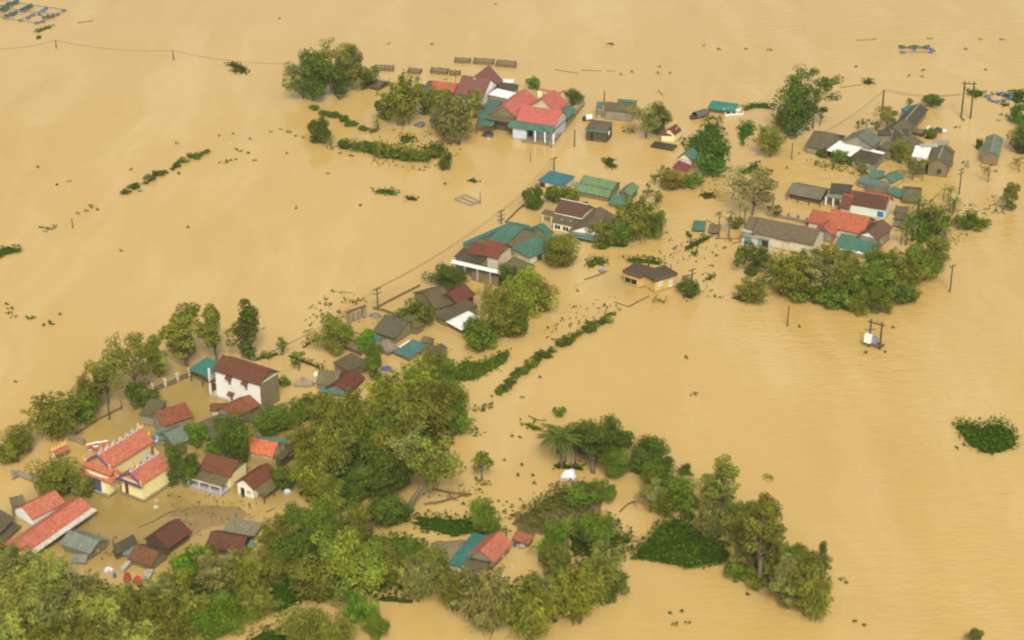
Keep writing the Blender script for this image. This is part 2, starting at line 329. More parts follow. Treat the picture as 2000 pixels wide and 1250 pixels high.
        if wall is not None:
            mb = MB(); k = rise/W; mb.prism([(ov, base), (ov, z+k*ov-t-.02), (W-ov*.2, z+rise-k*ov*.2-t-.02), (W-ov*.2, base)], ov*.8, s.L-ov*.8, s.E0, s.u, s.n); s.part('wall', mb, wall)
        for k in range(posts):
            a = .15+(s.L-.3)*k/max(1, posts-1); mb = MB(); mb.box(s.E0+s.u*a+s.n*.15, s.u, s.n, .07 if postmat is WOOD else .13, .07 if postmat is WOOD else .13, base, z-t); s.part('pillar' if postmat is not WOOD else 'post', mb, postmat)
        return s
    def face_at(s, side, t):
        ov = s.ov
        if side == 'near': return s.E0+s.u*(s.L*t)+s.n*ov, s.u, -s.n
        if side == 'far': return s.E0+s.u*(s.L*t)+s.n*(s.D-ov), s.u, s.n
        if side == 'end1': return s.E0+s.u*(s.L-ov*.8)+s.n*(s.D*t), s.n, s.u
        return s.E0+s.u*(ov*.8)+s.n*(s.D*t), s.n, -s.u
    def window(s, side, t, z0, z1, w, frame=WHITE, pane=DARK, name='window', awning=None):
        c, a, nn = s.face_at(side, t); mb = MB(); f = .09
        for da, hw_ in ((-w/2+f/2, f/2), (w/2-f/2, f/2)): mb.box(c+a*da+nn*.045, a, nn, hw_, .04, z0, z1)
        mb.box(c+nn*.045, a, nn, w/2-f, .04, z1-f, z1)
        if name == 'window': mb.box(c+nn*.045, a, nn, w/2-f, .04, z0, z0+f); mb.box(c+nn*.04, a, nn, .035, .03, z0+f, z1-f)
        o = s.part(name, mb, frame); mb = MB(); mb.box(c+nn*.016, a, nn, w/2-f-.002, .012, z0+(f if name == 'window' else 0)+.002, z1-f-.002); s.part('pane' if name == 'window' else 'panel', mb, pane, o)
        if awning is not None:
            mb = MB(); mb.prism([(0, z1+.45), (.6, z1+.1), (.6, z1), (0, z1+.35)], -w/2-.2, w/2+.2, c+nn*.004, a, nn); s.part('awning', mb, awning)
        return o
    def door(s, side, t, z1, w, frame=WHITE, panel=DARK, z0=-.5): return s.window(side, t, z0, z1, w, frame, panel, 'door')
    def floor(s, mat, z, out=0.0):
        mb = MB(); mb.box(s.E0+s.u*s.L/2+s.n*(s.D/2-out/2), s.u, s.n, s.L/2-.02, s.D/2+out/2, -.8, z); s.part('floor_slab', mb, mat)

# ------------------------------------------------------------------ foliage
def leafmesh(name, cen, ax, bx, tint, mat):
    """cen, ax, bx: (N,3) centre and half axes of each leaf; tint (N,3)"""
    N = len(cen); v = np.empty((N, 4, 3)); v[:, 0] = cen-ax; v[:, 1] = cen+bx*.9-ax*.15; v[:, 2] = cen+ax; v[:, 3] = cen-bx*.9-ax*.15
    me = bpy.data.meshes.new(name); me.vertices.add(N*4); me.vertices.foreach_set('co', v.reshape(-1))
    me.loops.add(N*4); me.loops.foreach_set('vertex_index', np.arange(N*4)); me.polygons.add(N); me.polygons.foreach_set('loop_start', np.arange(N)*4)
    try: me.polygons.foreach_set('loop_total', np.full(N, 4))
    except Exception: pass
    ca = me.color_attributes.new('tint', 'FLOAT_COLOR', 'POINT'); c = np.ones((N, 4, 4)); c[:, :, :3] = tint[:, None, :]; ca.data.foreach_set('color', c.reshape(-1))
    me.materials.append(mat); me.update(); me.validate(); return me
def unit(a): return a/np.maximum(1e-6, np.linalg.norm(a, axis=1, keepdims=True))
def leaves_from(rng, cen, nrm, size, asp, tint):
    """leaf cards facing roughly nrm"""
    N = len(cen); r = unit(rng.normal(size=(N, 3))); a = unit(np.cross(nrm, r)); b = np.cross(unit(nrm), a); s = size*rng.uniform(.65, 1.35, (N, 1))
    return cen, a*s*.5, b*s*.5*asp, tint
def clumps(rng, C_, Rc, n, size=.36, asp=.75, squash=.75):
    cs, ns, ts = [], [], []
    for c, r in zip(C_, Rc):
        k = int(n*(r/np.mean(Rc))**2); d = unit(rng.normal(size=(k, 3))); rad = r*rng.uniform(.45, 1.0, (k, 1))**.6
        p = c+d*rad*np.array([1, 1, squash]); cs.append(p); ns.append(unit(d+np.array([0, 0, .55])+rng.normal(scale=.55, size=(k, 3))))
        base = rng.uniform(.7, 1.25); hue = rng.uniform(-.1, .05); t = base*rng.uniform(.72, 1.28, (k, 1))*np.array([[1+hue, 1, 1-hue]]); ts.append(t)
    return leaves_from(rng, np.vstack(cs), np.vstack(ns), size, asp, np.clip(np.vstack(ts), 0, 2))
def limbmesh(paths, name):
    mb = MB()
    for pts, r0, r1 in paths: mb.tube(pts, r0, r1, 6)
    me = bpy.data.meshes.new(name); me.from_pydata(mb.v, [], mb.f); me.materials.append(BARK); me.shade_smooth(); return me
def bend(a, b, rng, k=4, j=.12):
    a, b = np.array(a, float), np.array(b, float); L = np.linalg.norm(b-a); off = rng.normal(size=3)*L*j
    return [tuple(a+(b-a)*t+off*math.sin(math.pi*t)) for t in np.linspace(0, 1, k+1)]
def g_broad(seed, H, W, lo=.25, K=34, n=95, size=.38, rc=.23, pear=0.0, dense=1.0):
    """crown of leaf clumps carried on limbs; lo = height where the crown starts"""
    rng = np.random.default_rng(seed); cz = H*(lo+1)/2; hz = H*(1-lo)/2; Cn = []; lobes = unit(rng.normal(size=(8, 3))*np.array([1, 1, .9])+np.array([0, 0, .15]))*rng.uniform(.6, 1.02, (8, 1))
    while len(Cn) < K:
        d = unit(rng.normal(size=(1, 3)))[0]; rr = rng.uniform(.3, .9); p = d*rr*np.array([W/2, W/2, hz])
        if len(Cn) % 3: p = (lobes[rng.integers(len(lobes))]+rng.normal(size=3)*.15)*np.array([W/2, W/2, hz])
        f = 1-pear*(p[2]/hz+1)/2; p[:2] *= f; p[:2] += W*.06*np.array([math.sin(3*p[2]/hz+seed), math.cos(2.3*p[2]/hz+seed)])
        Cn.append(p+np.array([0, 0, cz]))
    Cn = np.array(Cn); Rc = W*rc*rng.uniform(.65, 1.25, K); lv = clumps(rng, Cn, Rc, n*dense, size)
    tr = [(bend((0, 0, -.6), (rng.normal()*.2, rng.normal()*.2, H*lo+hz*.4), rng, 5, .04), .018*H+.06, .012*H)]; top = tr[0][0][-1]
    idx = rng.permutation(K)[:min(K, 14)]
    for i in idx: tr.append((bend((top[0], top[1], top[2]*rng.uniform(.45, 1)), Cn[i], rng, 4, .1), .009*H, .018))
    return lv, tr
def g_bamboo(seed, H, W, culms=30, n=150, size=.62):
    rng = np.random.default_rng(seed); cs, ax, bx, ts, tr = [], [], [], [], []
    for c in range(culms):
        a = rng.uniform(0, 2*math.pi); r0 = rng.uniform(0, .16)*W; Rr = W*.5*rng.uniform(.25, 1.05); h = H*rng.uniform(.62, 1.05)*(1-.22*(Rr/(W*.5))**2); t = np.linspace(0, 1, 12)
        dx, dy = math.cos(a), math.sin(a); rad = r0+(Rr-r0)*t**2.0; z = h*(t*1.12-.14*t**3) - (Rr*.35)*np.maximum(0, t-.75)**1.5*3
        P = np.stack([dx*rad+rng.normal()*.15, dy*rad+rng.normal()*.15, z-.4*(1-t)], 1)
        if c % 3 == 0: tr.append(([tuple(p) for p in P[::2]], .055, .02))
        k = n; tt = rng.uniform(.22, 1.0, k)**.8; base = np.stack([np.interp(tt, t, P[:, i]) for i in range(3)], 1)
        sp = (.95*(1.15-tt)+.22)[:, None]*W*.085; off = rng.normal(size=(k, 3))*sp; p = base+off*np.array([1, 1, .8]); cs.append(p)
        d = unit(off*.8+np.array([dx*.5, dy*.5, -.55])+rng.normal(scale=.3, size=(k, 3))); s = size*rng.uniform(.6, 1.3, (k, 1)); ax.append(d*s*.5)
        bx.append(unit(np.cross(d, rng.normal(size=(k, 3))+np.array([0, 0, .6])))*s*.19)
        ts.append(rng.uniform(.72, 1.28)*rng.uniform(.75, 1.25, (k, 1))*np.array([[1+rng.uniform(-.1, .06), 1, 1-rng.uniform(-.1, .1)]]))
    return (np.vstack(cs), np.vstack(ax), np.vstack(bx), np.clip(np.vstack(ts), 0, 2)), tr
def blade(rng, base, d, L, w, droop, seg=5):
    """long arching leaf as a chain of short quads (centres, half axes)"""
    d = np.array(d, float); p = np.array(base, float); out = []
    side = np.cross(d, (0, 0, 1)); side = side/max(1e-6, np.linalg.norm(side))
    for k in range(seg):
        q = p+d*L/seg; out.append(((p+q)/2, (q-p)*.62, side*w*.5*math.sin(math.pi*(k+.7)/(seg+.6))*1.15)); p = q; d = d+np.array([0, 0, -droop]); d /= np.linalg.norm(d)
    return out
def g_banana(seed, H, W, stems=4):
    rng = np.random.default_rng(seed); L, tr, ts = [], [], []
    for s in range(stems):
        b = rng.normal(size=2)*W*.16 if s else np.zeros(2); h = H*rng.uniform(.4, .6); tr.append(([(b[0], b[1], -.5), (b[0]+rng.normal()*.1, b[1], h)], .14, .08))
        for k in range(9):
            a = 2*math.pi*(k+rng.uniform(0, .6))/9; el = rng.uniform(.4, 1.1); d = (math.cos(a)*math.cos(el), math.sin(a)*math.cos(el), math.sin(el)); bl = blade(rng, (b[0], b[1], h), d, rng.uniform(.38, .55)*W, .24*W*.35, rng.uniform(.22, .5)); L += bl
            t = rng.uniform(.7, 1.35)*np.array([1+rng.uniform(-.1, .25), 1, .9]); ts += [t]*len(bl)
    return (np.array([x[0] for x in L]), np.array([x[1] for x in L]), np.array([x[2] for x in L])*.8, np.array(ts)), tr
def g_palm(seed, H, W, fr=18, droop=.26, heads=1):
    rng = np.random.default_rng(seed); L, tr, ts = [], [], []
    for hd in range(heads):
        o = np.array([0, 0, 0.]) if hd == 0 else np.array([*rng.normal(size=2)*W*.35, 0]); hh = H*.82*rng.uniform(.75 if hd else 1, 1); tp = o+np.array([rng.normal()*.3, rng.normal()*.3, hh])
        tr.append((bend(tuple(o+[0, 0, -.6]), tuple(tp), rng, 5, .02), .022*H+.04, .014*H+.03))
        for k in range(fr):
            a = 2*math.pi*(k+rng.uniform(0, .5))/fr; el = rng.uniform(-.15, 1.15); d = np.array([math.cos(a)*math.cos(el), math.sin(a)*math.cos(el), math.sin(el)]); p = tp.copy(); l = W*.5*rng.uniform(.9, 1.15); tn = rng.uniform(.7, 1.3)
            for s in range(12):
                q = p+d*l/12; side = np.cross(d, (0, 0, 1)); side /= max(1e-6, np.linalg.norm(side)); wl = l*.2*math.sin(math.pi*(s+1.2)/13.5)
                for sg in (-1, 1):
                    e = side*sg*.8+d*.5+np.array([0, 0, -.45]); e /= np.linalg.norm(e); L.append(((p+q)/2+e*wl*.5, e*wl*.55, (q-p)*.62)); ts.append(np.ones(3)*tn*rng.uniform(.85, 1.15))
                p = q; d = d+np.array([0, 0, -droop*.35*(1+s*.08)]); d /= np.linalg.norm(d)
    return (np.array([x[0] for x in L]), np.array([x[1] for x in L]), np.array([x[2] for x in L]), np.array(ts)), tr
def g_bare(seed, H, W):
    rng = np.random.default_rng(seed); tr = [(bend((0, 0, -.5), (W*.05, 0, H*.45), rng), .1, .06)]; tops = []
    for k in range(7):
        e = (rng.uniform(-.5, .5)*W, rng.uniform(-.5, .5)*W, H*rng.uniform(.7, 1)); tr.append((bend(tr[0][0][rng.integers(2, 5)], e, rng, 4, .12), .05, .015)); tops.append(e)
        for j in range(2): tr.append((bend(tr[-1][0][2] if j == 0 else tr[-2][0][3], (e[0]+rng.normal()*W*.15, e[1]+rng.normal()*W*.15, e[2]*rng.uniform(.8, 1.05)), rng, 3, .1), .025, .01))
    Cn = np.array(tops); return clumps(rng, Cn, np.full(7, W*.1), 16, .3), tr
KINDS = {}
def kind(name, gens, W0, H0, word):
    KINDS[name] = []
    for k, (lv, tr) in enumerate(gens):
        c_ = lv[0]; lo_, hi_ = np.percentile(c_, 2, axis=0), np.percentile(c_, 98, axis=0); W0 = ((hi_[0]-lo_[0])+(hi_[1]-lo_[1]))/2+.15; H0 = np.percentile(c_[:, 2], 99)+.1; s_ = {'bamboo': (1.32, 1.12), 'broad': (1.1, 1.03), 'slim': (1.12, 1), 'airy': (1.08, 1), 'umbrella': (1.0, 1)}.get(name, (1.0, 1.0)); W0 *= s_[0]; H0 *= s_[1]
        KINDS[name].append((leafmesh('crown', *lv, LEAF['green']), limbmesh(tr, 'trunk') if tr else None, W0, H0, word))
kind('broad', [g_broad(10+k, 7, 6, .03, 46, 150, .31) for k in range(3)], 5.7, 7.1, 'broadleaf_tree')
kind('airy', [g_broad(20+k, 10, 7, .2, 38, 100, .3, .165) for k in range(2)], 6.3, 9.7, 'open_crowned_tree')
kind('umbrella', [g_broad(101, 10, 8, .42, 36, 95, .3, .135)], 7.4, 9.8, 'open_crowned_tree')
kind('slim', [g_broad(30+k, 10, 4.6, .1, 40, 125, .31, .21, .4) for k in range(3)], 4.5, 10, 'slender_tree')
kind('tall', [g_broad(40+k, 14, 5, .3, 38, 95, .31, .17, .45) for k in range(2)], 4.6, 13.6, 'tall_thin_tree')
kind('bamboo', [g_bamboo(50+k, 9, 8) for k in range(4)], 8.6, 9.0, 'bamboo_clump')
kind('bush', [g_broad(60+k, 2.6, 4.2, .0, 26, 95, .29, .19) for k in range(3)], 4.2, 2.7, 'bush')
kind('banana', [g_banana(70+k, 3.6, 4.6, 4) for k in range(3)], 4.4, 3.6, 'banana_plant')
kind('palm', [g_palm(80, 9, 7, 20)], 7, 9, 'coconut_palm'); kind('areca', [g_palm(81, 7, 3.2, 11, .22, 3)], 4.2, 7, 'areca_palm')
kind('sapling', [g_broad(90+k, 4, 2.6, .3, 11, 34, .32, .2) for k in range(3)], 2.8, 4.2, 'sapling')
kind('bare', [g_bare(95, 4, 3.4)], 3.2, 4, 'bare_tree')
TREE_N = [0]
def tree(kd, mat, x, y, h, wd, label, group=None, tilt=None, bark=None, name=None):
    """foot at photo pixel (x, y), standing h pixels tall and wd wide"""
    TREE_N[0] += 1; rnd = random.Random(TREE_N[0]*7+3); cr, tk, W0, H0, word = KINDS[kd][TREE_N[0] % len(KINDS[kd])]
    p = at((x, y)); m = mpp((x, y)); W = wd*m; H = h*m/.9
    o = empty(name or word, p, label, {'bamboo': 'bamboo', 'bush': 'bush', 'banana': 'banana plant', 'palm': 'palm', 'areca': 'palm', 'sapling': 'sapling'}.get(kd, 'tree'), group)
    o.scale = (W/W0, W/W0, H/H0); o.rotation_euler = (0, 0, rnd.uniform(0, 6.28))
    if tilt: o.rotation_euler = (tilt[0], tilt[1], 0)
    for nm, me, mt in (('crown', cr, LEAF[mat]), ('trunk', tk, bark)):
        if me is None: continue
        c = bpy.data.objects.new(nm, me); C.objects.link(c); c.parent = o
        if mt is not None: c.material_slots[0].link = 'OBJECT'; c.material_slots[0].material = mt
    return o
def inpoly(p, poly):
    c = False; j = len(poly)-1
    for i in range(len(poly)):
        a, b = poly[i], poly[j]
        if (a[1] > p[1]) != (b[1] > p[1]) and p[0] < (b[0]-a[0])*(p[1]-a[1])/(b[1]-a[1])+a[0]: c = not c
        j = i
    return c
MAT_N = [0]
def mat_patch(name, cat, label, mat, pts, h=.35, den=7, size=.5, group=None, kind_=None, core=True, lump=.5, z0=0.0, ragged=True):
    """a patch of plants filling an outline given in photo pixels (current frame)"""
    MAT_N[0] += 1; rng = np.random.default_rng(MAT_N[0]*13); W = [at(px(q)) for q in pts]; poly = [(v.x, v.y) for v in W]; a = np.array(poly); lo, hi = a.min(0), a.max(0); c = a.mean(0)
    area = abs(sum(poly[i-1][0]*poly[i][1]-poly[i][0]*poly[i-1][1] for i in range(len(poly))))/2; N = int(min(16000, max(25, area*den))); P = []; tries = 0
    cl = lo+(hi-lo)*rng.random((max(4, int(area/3)), 2)); ch = rng.uniform(.5, 1.4, len(cl))
    while len(P) < N and tries < N*12:
        tries += 1; q = lo+(hi-lo)*rng.random(2)
        e = q+rng.normal(size=2)*.45
        if inpoly(e, poly) and (not ragged or rng.random() < .35 or ch[((cl-q)**2).sum(1).argmin()] > .72): P.append(q)
    P = np.array(P); i = ((P[:, None, :]-cl[None])**2).sum(2).argmin(1) if len(cl) < 900 else rng.integers(0, len(cl), len(P)); f = ch[i]
    z = rng.random(len(P))**.7*h*(1-lump+lump*f)+.04+z0
    cen = np.column_stack([P-c, z]); nr = unit(rng.normal(scale=.4, size=(len(P), 3))+np.array([0, 0, 1.0])); t = (np.clip(.75+.3*(f-.95), .5, 1.2)*rng.uniform(.65, 1.4, len(P)))[:, None]*np.array([[1, 1, .95]])
    me = leafmesh(name, *leaves_from(rng, cen, nr, size, .7, t), LEAF[mat])
    o = bpy.data.objects.new(name, me); C.objects.link(o); o.location = (c[0], c[1], 0)
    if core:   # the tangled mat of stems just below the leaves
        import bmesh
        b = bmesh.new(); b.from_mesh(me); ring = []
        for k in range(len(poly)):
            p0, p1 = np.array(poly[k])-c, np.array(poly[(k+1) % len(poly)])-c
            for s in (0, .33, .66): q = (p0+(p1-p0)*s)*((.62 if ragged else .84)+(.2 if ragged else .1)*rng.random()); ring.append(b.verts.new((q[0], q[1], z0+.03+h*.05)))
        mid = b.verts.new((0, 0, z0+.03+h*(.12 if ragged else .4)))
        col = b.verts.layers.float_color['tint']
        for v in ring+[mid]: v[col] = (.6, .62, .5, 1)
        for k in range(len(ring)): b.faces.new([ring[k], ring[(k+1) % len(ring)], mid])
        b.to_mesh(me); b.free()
    if kind_: tag(o, label, cat, group, kind_)
    else: tag(o, label, cat, group)
    return o

# ------------------------------------------------------------------ smaller builders
def pole(x, y, h, label, arms=0, r=.13, cat='pole', name='utility_pole', group=None, ref=False):
    p = at((x, y)); H = h*mpp((x, y))/.9; o = empty(name, p, label, cat, group); mb = MB(); mb.tube([(0, 0, -.8), (0, 0, H)], r*1.15, r*.8, 7); sh = mb.build('shaft', POLE, parent=o)
    u = Vector((.8, .6, 0))
    for k in range(arms):
        mb = MB(); z = H-.25-k*.8; mb.box(Vector((0, 0, 0)), u, Vector((-.6, .8, 0)), .75, .06, z-.05, z+.05); mb.build('crossarm', POLE, parent=o)
        for a in (-.65, 0, .65):
            mb = MB(); mb.tube([Vector((0, 0, z+.055))+u*a, Vector((0, 0, z+.26))+u*a], .05, .04, 6); mb.build('insulator', DARKW, parent=o)
    return p+Z*H
def wires(label, tops, sag=.6, n=2, group='overhead wires'):
    mb = MB(); u = Vector((.8, .6, 0))
    for a, b in zip(tops, tops[1:]):
        for k in range(n):
            off = u*((k-(n-1)/2)*1.1)-Z*.1; mb.tube([a+off+(b-a)*t-Z*(sag*4*t*(1-t)) for t in np.linspace(0, 1, 9)], .036, .036, 4)
    o = mb.build('overhead_wire', POLE, tops[0]); o.location = tops[0]; tag(o, label, 'wire', group); return o
def wallline(label, pts, h=.5, t=.1, mat=CONC, posts=0, ph=.3, name='boundary_wall', cat='wall', pm=None, pw=.19):
    W = [at(px(q)) for q in pts]; o = empty(name, W[0], label, cat)
    mb = MB()
    for a, b in zip(W, W[1:]):
        u = (b-a).normalized(); n = Vector((-u.y, u.x, 0)); mb.box((a+b)/2-W[0], u, n, (b-a).length/2, t, -.8, h)
    mb.build('coping' if False else 'wall_panel', mat, parent=o)
    L = [(b-a).length for a, b in zip(W, W[1:])]; T = sum(L)
    for k in range(posts):
        s = T*k/max(1, posts-1); i = 0
        while i < len(L)-1 and s > L[i]: s -= L[i]; i += 1
        u = (W[i+1]-W[i]).normalized(); c = W[i]+u*min(s, L[i])-W[0]; mb = MB(); mb.box(c, u, Vector((-u.y, u.x, 0)), pw, pw, -.8, h+ph); mb.box(c, u, Vector((-u.y, u.x, 0)), pw*1.3, pw*1.3, h+ph+.004, h+ph+.12); mb.build('pillar', pm or mat, parent=o)
    return o
def heap(label, q, wd, h, mat, name='tarpaulin', cat='tarpaulin', seed=1, parts=None, squash=.6):
    q = px(q); p = at(q); m = mpp(q); r = wd/FRAME[2]*m/2; H = h/FRAME[2]*m; rng = np.random.default_rng(seed); mb = MB(); n, k = 14, 5; ph = rng.uniform(0, 6, 6); rings = []
    for j in range(k+1):
        e = j/k; ring = []
        for i in range(n):
            a = 2*math.pi*i/n; rr = r*math.cos(e*math.pi/2*.96)*(1+.22*math.sin(3*a+ph[0])+.16*math.sin(5*a+ph[1]+e*3)); ring.append(Vector((rr*math.cos(a), rr*math.sin(a)*squash*1.4, H*math.sin(e*math.pi/2)*(1+.2*math.sin(4*a+ph[2]))-.1)))
        rings.append(ring)
    for j in range(k):
        for i in range(n): mb.face([rings[j][i], rings[j][(i+1) % n], rings[j+1][(i+1) % n], rings[j+1][i]])
    mb.face(rings[-1]); o = mb.build(name, mat); fixnormals(o); o.location = p; return tag(o, label, cat)
def stick(label, pts, r=.06, mat=WOOD, name='drifting_branch', cat='branch', zs=None, group=None, twigs=0):
    zs = zs or [.05]*len(pts); W = [at(px(q), z) for q, z in zip(pts, zs)]; mb = MB(); mb.tube([v-W[0] for v in W], r, r*.6, 5); rng = np.random.default_rng(len(label))
    for k in range(twigs):
        a = W[-1]+(W[-2]-W[-1])*rng.uniform(0, .6)-W[0]; mb.tube([a, a+Vector((rng.normal()*.8, rng.normal()*.8, rng.uniform(.1, .5)))], r*.5, r*.2, 4)
    o = mb.build(name, mat); o.location = W[0]; return tag(o, label, cat, group)
def pen(label, c, z=.55, group='flooded fish pens behind the mauve roofed house'):
    """square net pen: four rails on corner posts and a slack net; c = four corners"""
    W = [at(px(q)) for q in c]; O = sum(W, Vector())/4; o = empty('fish_pen', O, label, 'fish pen', group); W = [v-O for v in W]
    mb = MB()
    for k in range(4): mb.tube([W[k]+Z*z, W[(k+1) % 4]+Z*z], .08, .08, 5)
    mb.build('rail', WOOD, parent=o); mb = MB()
    for k in range(4):
        a, b = W[k], W[(k+1) % 4]; mb.face([a+Z*(z-.06), b+Z*(z-.06), b*.93+Z*.03, a*.93+Z*.03])
    mb.face([v*.93+Z*.03 for v in W]); mb.build('net', NET, parent=o)
    for k in range(4):
        for s in (0, .5):
            p = W[k]+(W[(k+1) % 4]-W[k])*s; mb = MB(); mb.tube([p-Z*.5, p+Z*(z+.3)], .07, .06, 5); mb.build('post', WOOD, parent=o)
    return o
def barrel_mesh():
    mb = MB(); prof = [(-.45, .24), (-.3, .3), (0, .32), (.3, .3), (.45, .24)]; n = 10; rings = [[Vector((x, r*math.cos(2*math.pi*i/n), r*math.sin(2*math.pi*i/n))) for i in range(n)] for x, r in prof]
    for a, b in zip(rings, rings[1:]):
        for i in range(n): mb.face([a[i], a[(i+1) % n], b[(i+1) % n], b[i]])
    mb.face(rings[0]); mb.face(rings[-1]); o = mb.build('barrel', BLUE); fixnormals(o); me = o.data; bpy.data.objects.remove(o); me.shade_smooth(); return me
BAR = barrel_mesh()
def barrels(parent, pts, s=1.25):
    for k, v in enumerate(pts):
        c = bpy.data.objects.new('barrel', BAR); C.objects.link(c); c.parent = parent; c.location = v+Z*.12; c.scale = (s, s, s); c.rotation_euler = (0, 0, k*1.3)
def raft(label, org, lines, bars, name='fish_cage_raft', nets=(), sheets=()):
    O = at(px(org)); o = empty(name, O, label, 'fish raft'); mb = MB()
    for a, b in lines: mb.tube([at(px(a))-O+Z*.38, at(px(b))-O+Z*.38], .1, .1, 5)
    mb.build('frame', plain('raft_pipe', (.22, .25, .24), .7, .3), parent=o); barrels(o, [at(px(q))-O for q in bars])
    rng = np.random.default_rng(3)
    for a, b, wd in nets:
        A, B = at(px(a))-O, at(px(b))-O; mb = MB(); u = (B-A).normalized(); n = Vector((-u.y, u.x, 0)); k = 8; prev = None
        for j in range(k+1):
            c = A+(B-A)*j/k; hw = wd*(.6+.4*math.sin(2.1*j)); hh = .45+.25*math.sin(1.7*j+1); row = [c-n*hw+Z*.3, c-n*hw*.4+Z*(.3+hh), c+n*hw*.4+Z*(.3+hh*.8), c+n*hw+Z*.3]
            if prev:
                for i in range(3): mb.face([prev[i], prev[i+1], row[i+1], row[i]])
            prev = row
        mb.build('net_pile', plain('green_net', (.045, .085, .06), .9, .4), parent=o)
    return o
def tuft(x, y, wd, label, group, k=[0], mat='weed'):
    k[0] += 1; rng = np.random.default_rng(k[0]); p = at((x, y)); m = mpp((x, y)); r = wd*m/2; N = int(min(220, max(9, r*r*3*9)))
    a = rng.uniform(0, 6.28, N); rr = r*np.sqrt(rng.random(N)); cen = np.column_stack([rr*np.cos(a), rr*np.sin(a)*.75*rng.uniform(.6, 1.1), rng.random(N)*(.15+.5*(1-rr/r))]); t = np.repeat(rng.uniform(.5, 1.2, (N, 1)), 3, 1)
    me = leafmesh('weed_tuft', *leaves_from(rng, cen, unit(rng.normal(scale=.7, size=(N, 3))+np.array([0, 0, 1])), .42, .75, t), LEAF[mat])
    o = bpy.data.objects.new('weed_tuft', me); C.objects.link(o); o.location = p; o.rotation_euler = (0, 0, rng.uniform(-.5, .5)); return tag(o, label, 'water weed', group)

# ------------------------------------------------------------------ ground: one sheet of flood water
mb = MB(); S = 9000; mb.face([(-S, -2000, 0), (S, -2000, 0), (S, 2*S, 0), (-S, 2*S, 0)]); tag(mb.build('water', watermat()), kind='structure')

# ================================================================== BUILDINGS
T, K = 'tile', 'corr'
# ---- far island: mauve house and pink roofed compound
F('c')
h = House('brick_house', 'house with a steep mauve roof and white gable at the far end of the village', ref=(560, 560))
h.gable((420, 497), (690, 537), (455, 312), hw=85, pitch=34, roof=roofmat(T, MAUVE, .2), wall=BLUEW, gmat=WHITE)
z0 = h.ze
h.gable((742, 478), (878, 372), (745, 225), z=z0+.2, pitch=44, roof=roofmat(T, MAUVE, .2), wall=PALE, gmat=PALE)
h = House('outhouse', 'low outhouse with an orange red roof joined to the mauve roofed house', 'outhouse', ref=(300, 560))
h.gable((188, 463), (416, 489), (217, 370), hw=62, pitch=28, roof=roofmat(T, BRICKR, .2), wall=BROWNW)
h = House('shed', 'dark grey flat shed at the end of the orange roofed outhouse', 'shed', ref=(120, 540))
h.shed((95, 475), (190, 485), (215, 372), hw=62, rise=.5, roof=roofmat(K, GREY, .6), wall=GREYW)
h.shed((45, 425), (110, 440), (140, 412), hw=60, rise=.2, roof=roofmat(K, CHAR, .6), wall=GREYW)
h = House('shed', 'shed with a white sheet roof between the mauve and pink roofs', 'shed', ref=(830, 580))
h.shed((737, 500), (920, 542), (970, 478), hw=80, rise=.3, roof=WSHEET, wall=GREYW)
h = House('shed', 'dark slate grey lean-to behind the white sheet roof shed', 'shed', ref=(900, 540))
h.shed((790, 452), (965, 480), (1012, 408), hw=75, rise=.5, roof=roofmat(K, DGREY, .7), wall=GREYW)
h.shed((868, 388), (975, 392), (990, 360), hw=60, rise=.1, roof=WSHEET, wall=GREYW)
h = House('brick_house', 'house with pink hipped roofs, green tin skirt awning and white porch', ref=(1150, 930))
h.shed((918, 806), (1335, 864), (1362, 800), hw=115, rise=.75, roof=roofmat(K, TEAL, .25), wall=None, posts=0)
zA = h.ze; L_ = h.L; Eo, uo, no = h.E0.copy(), h.u.copy(), h.n.copy()
h.gable((998, 742), (1372, 796), (1062, 605), z=zA+.85, pitch=30, roof=roofmat(T, (.47, .125, .10), .15), wall=LAV, gmat=PALE, cap=plain('red_ridge', SALMON))
zr_ = h.zr; h.door('near', .36, zA-.2, 1.1, LAV); h.window('near', .8, zA-1.3, zA-.3, .9)
h.gable((1380, 668), (1493, 582), (1345, 466), z=zA+.9, pitch=35, roof=roofmat(T, (.47, .125, .10), .15), wall=PALE, cap=plain('red_ridge', SALMON))
h.shed((1336, 862), (1572, 642), (1492, 590), z=zA-.05, rise=.7, roof=roofmat(K, TEAL, .25), wall=None)
h.shed((962, 812), (1100, 828), (1118, 800), z=zA-.1, rise=.5, roof=roofmat(K, TEAL, .25), wall=BLUEW)
for t in (.28, .72): h.window('near', t, zA-.75, zA-.3, .35)
for q in ((1180, 850), (1272, 863), (1352, 880)):
    v = at(px(q), zA-.2); mb = MB(); mb.box(v, uo, no, .12, .12, -.8, zA-.05); h.part('pillar', mb, WHITE)
mb = MB(); mb.box(Eo+uo*L_*.66+no*1.2, uo, no, L_*.32, 1.9, -.8, .25); h.part('floor_slab', mb, CONC)
h = House('brick_house', 'house with a pink gabled roof and dark gable wall behind green awnings', ref=(860, 830))
h.gable((1002, 716), (1207, 552), (872, 608), hw=150, pitch=36, roof=roofmat(T, PINK, .25), wall=MOSSW)
h.shed((705, 728), (950, 765), (975, 720), z=h.ze-.35, rise=.35, roof=roofmat(K, OLIVEG, .6), wall=None)
h.shed((620, 782), (785, 795), (745, 690), z=h.ze-.8, rise=.9, roof=roofmat(K, TEAL, .3), wall=None, posts=3)
h.shed((630, 672), (745, 690), (860, 562), z=h.ze-.2, rise=.5, roof=roofmat(K, TEAL, .3), wall=GREYW)
h.shed((800, 790), (905, 800), (945, 740), z=h.ze-.9, rise=.4, roof=roofmat(K, LGREY, .6), wall=None, posts=2)
h = House('shed', 'small teal tin shed half hidden by the bamboo beside the white bright reflection', 'shed', ref=(235, 830))
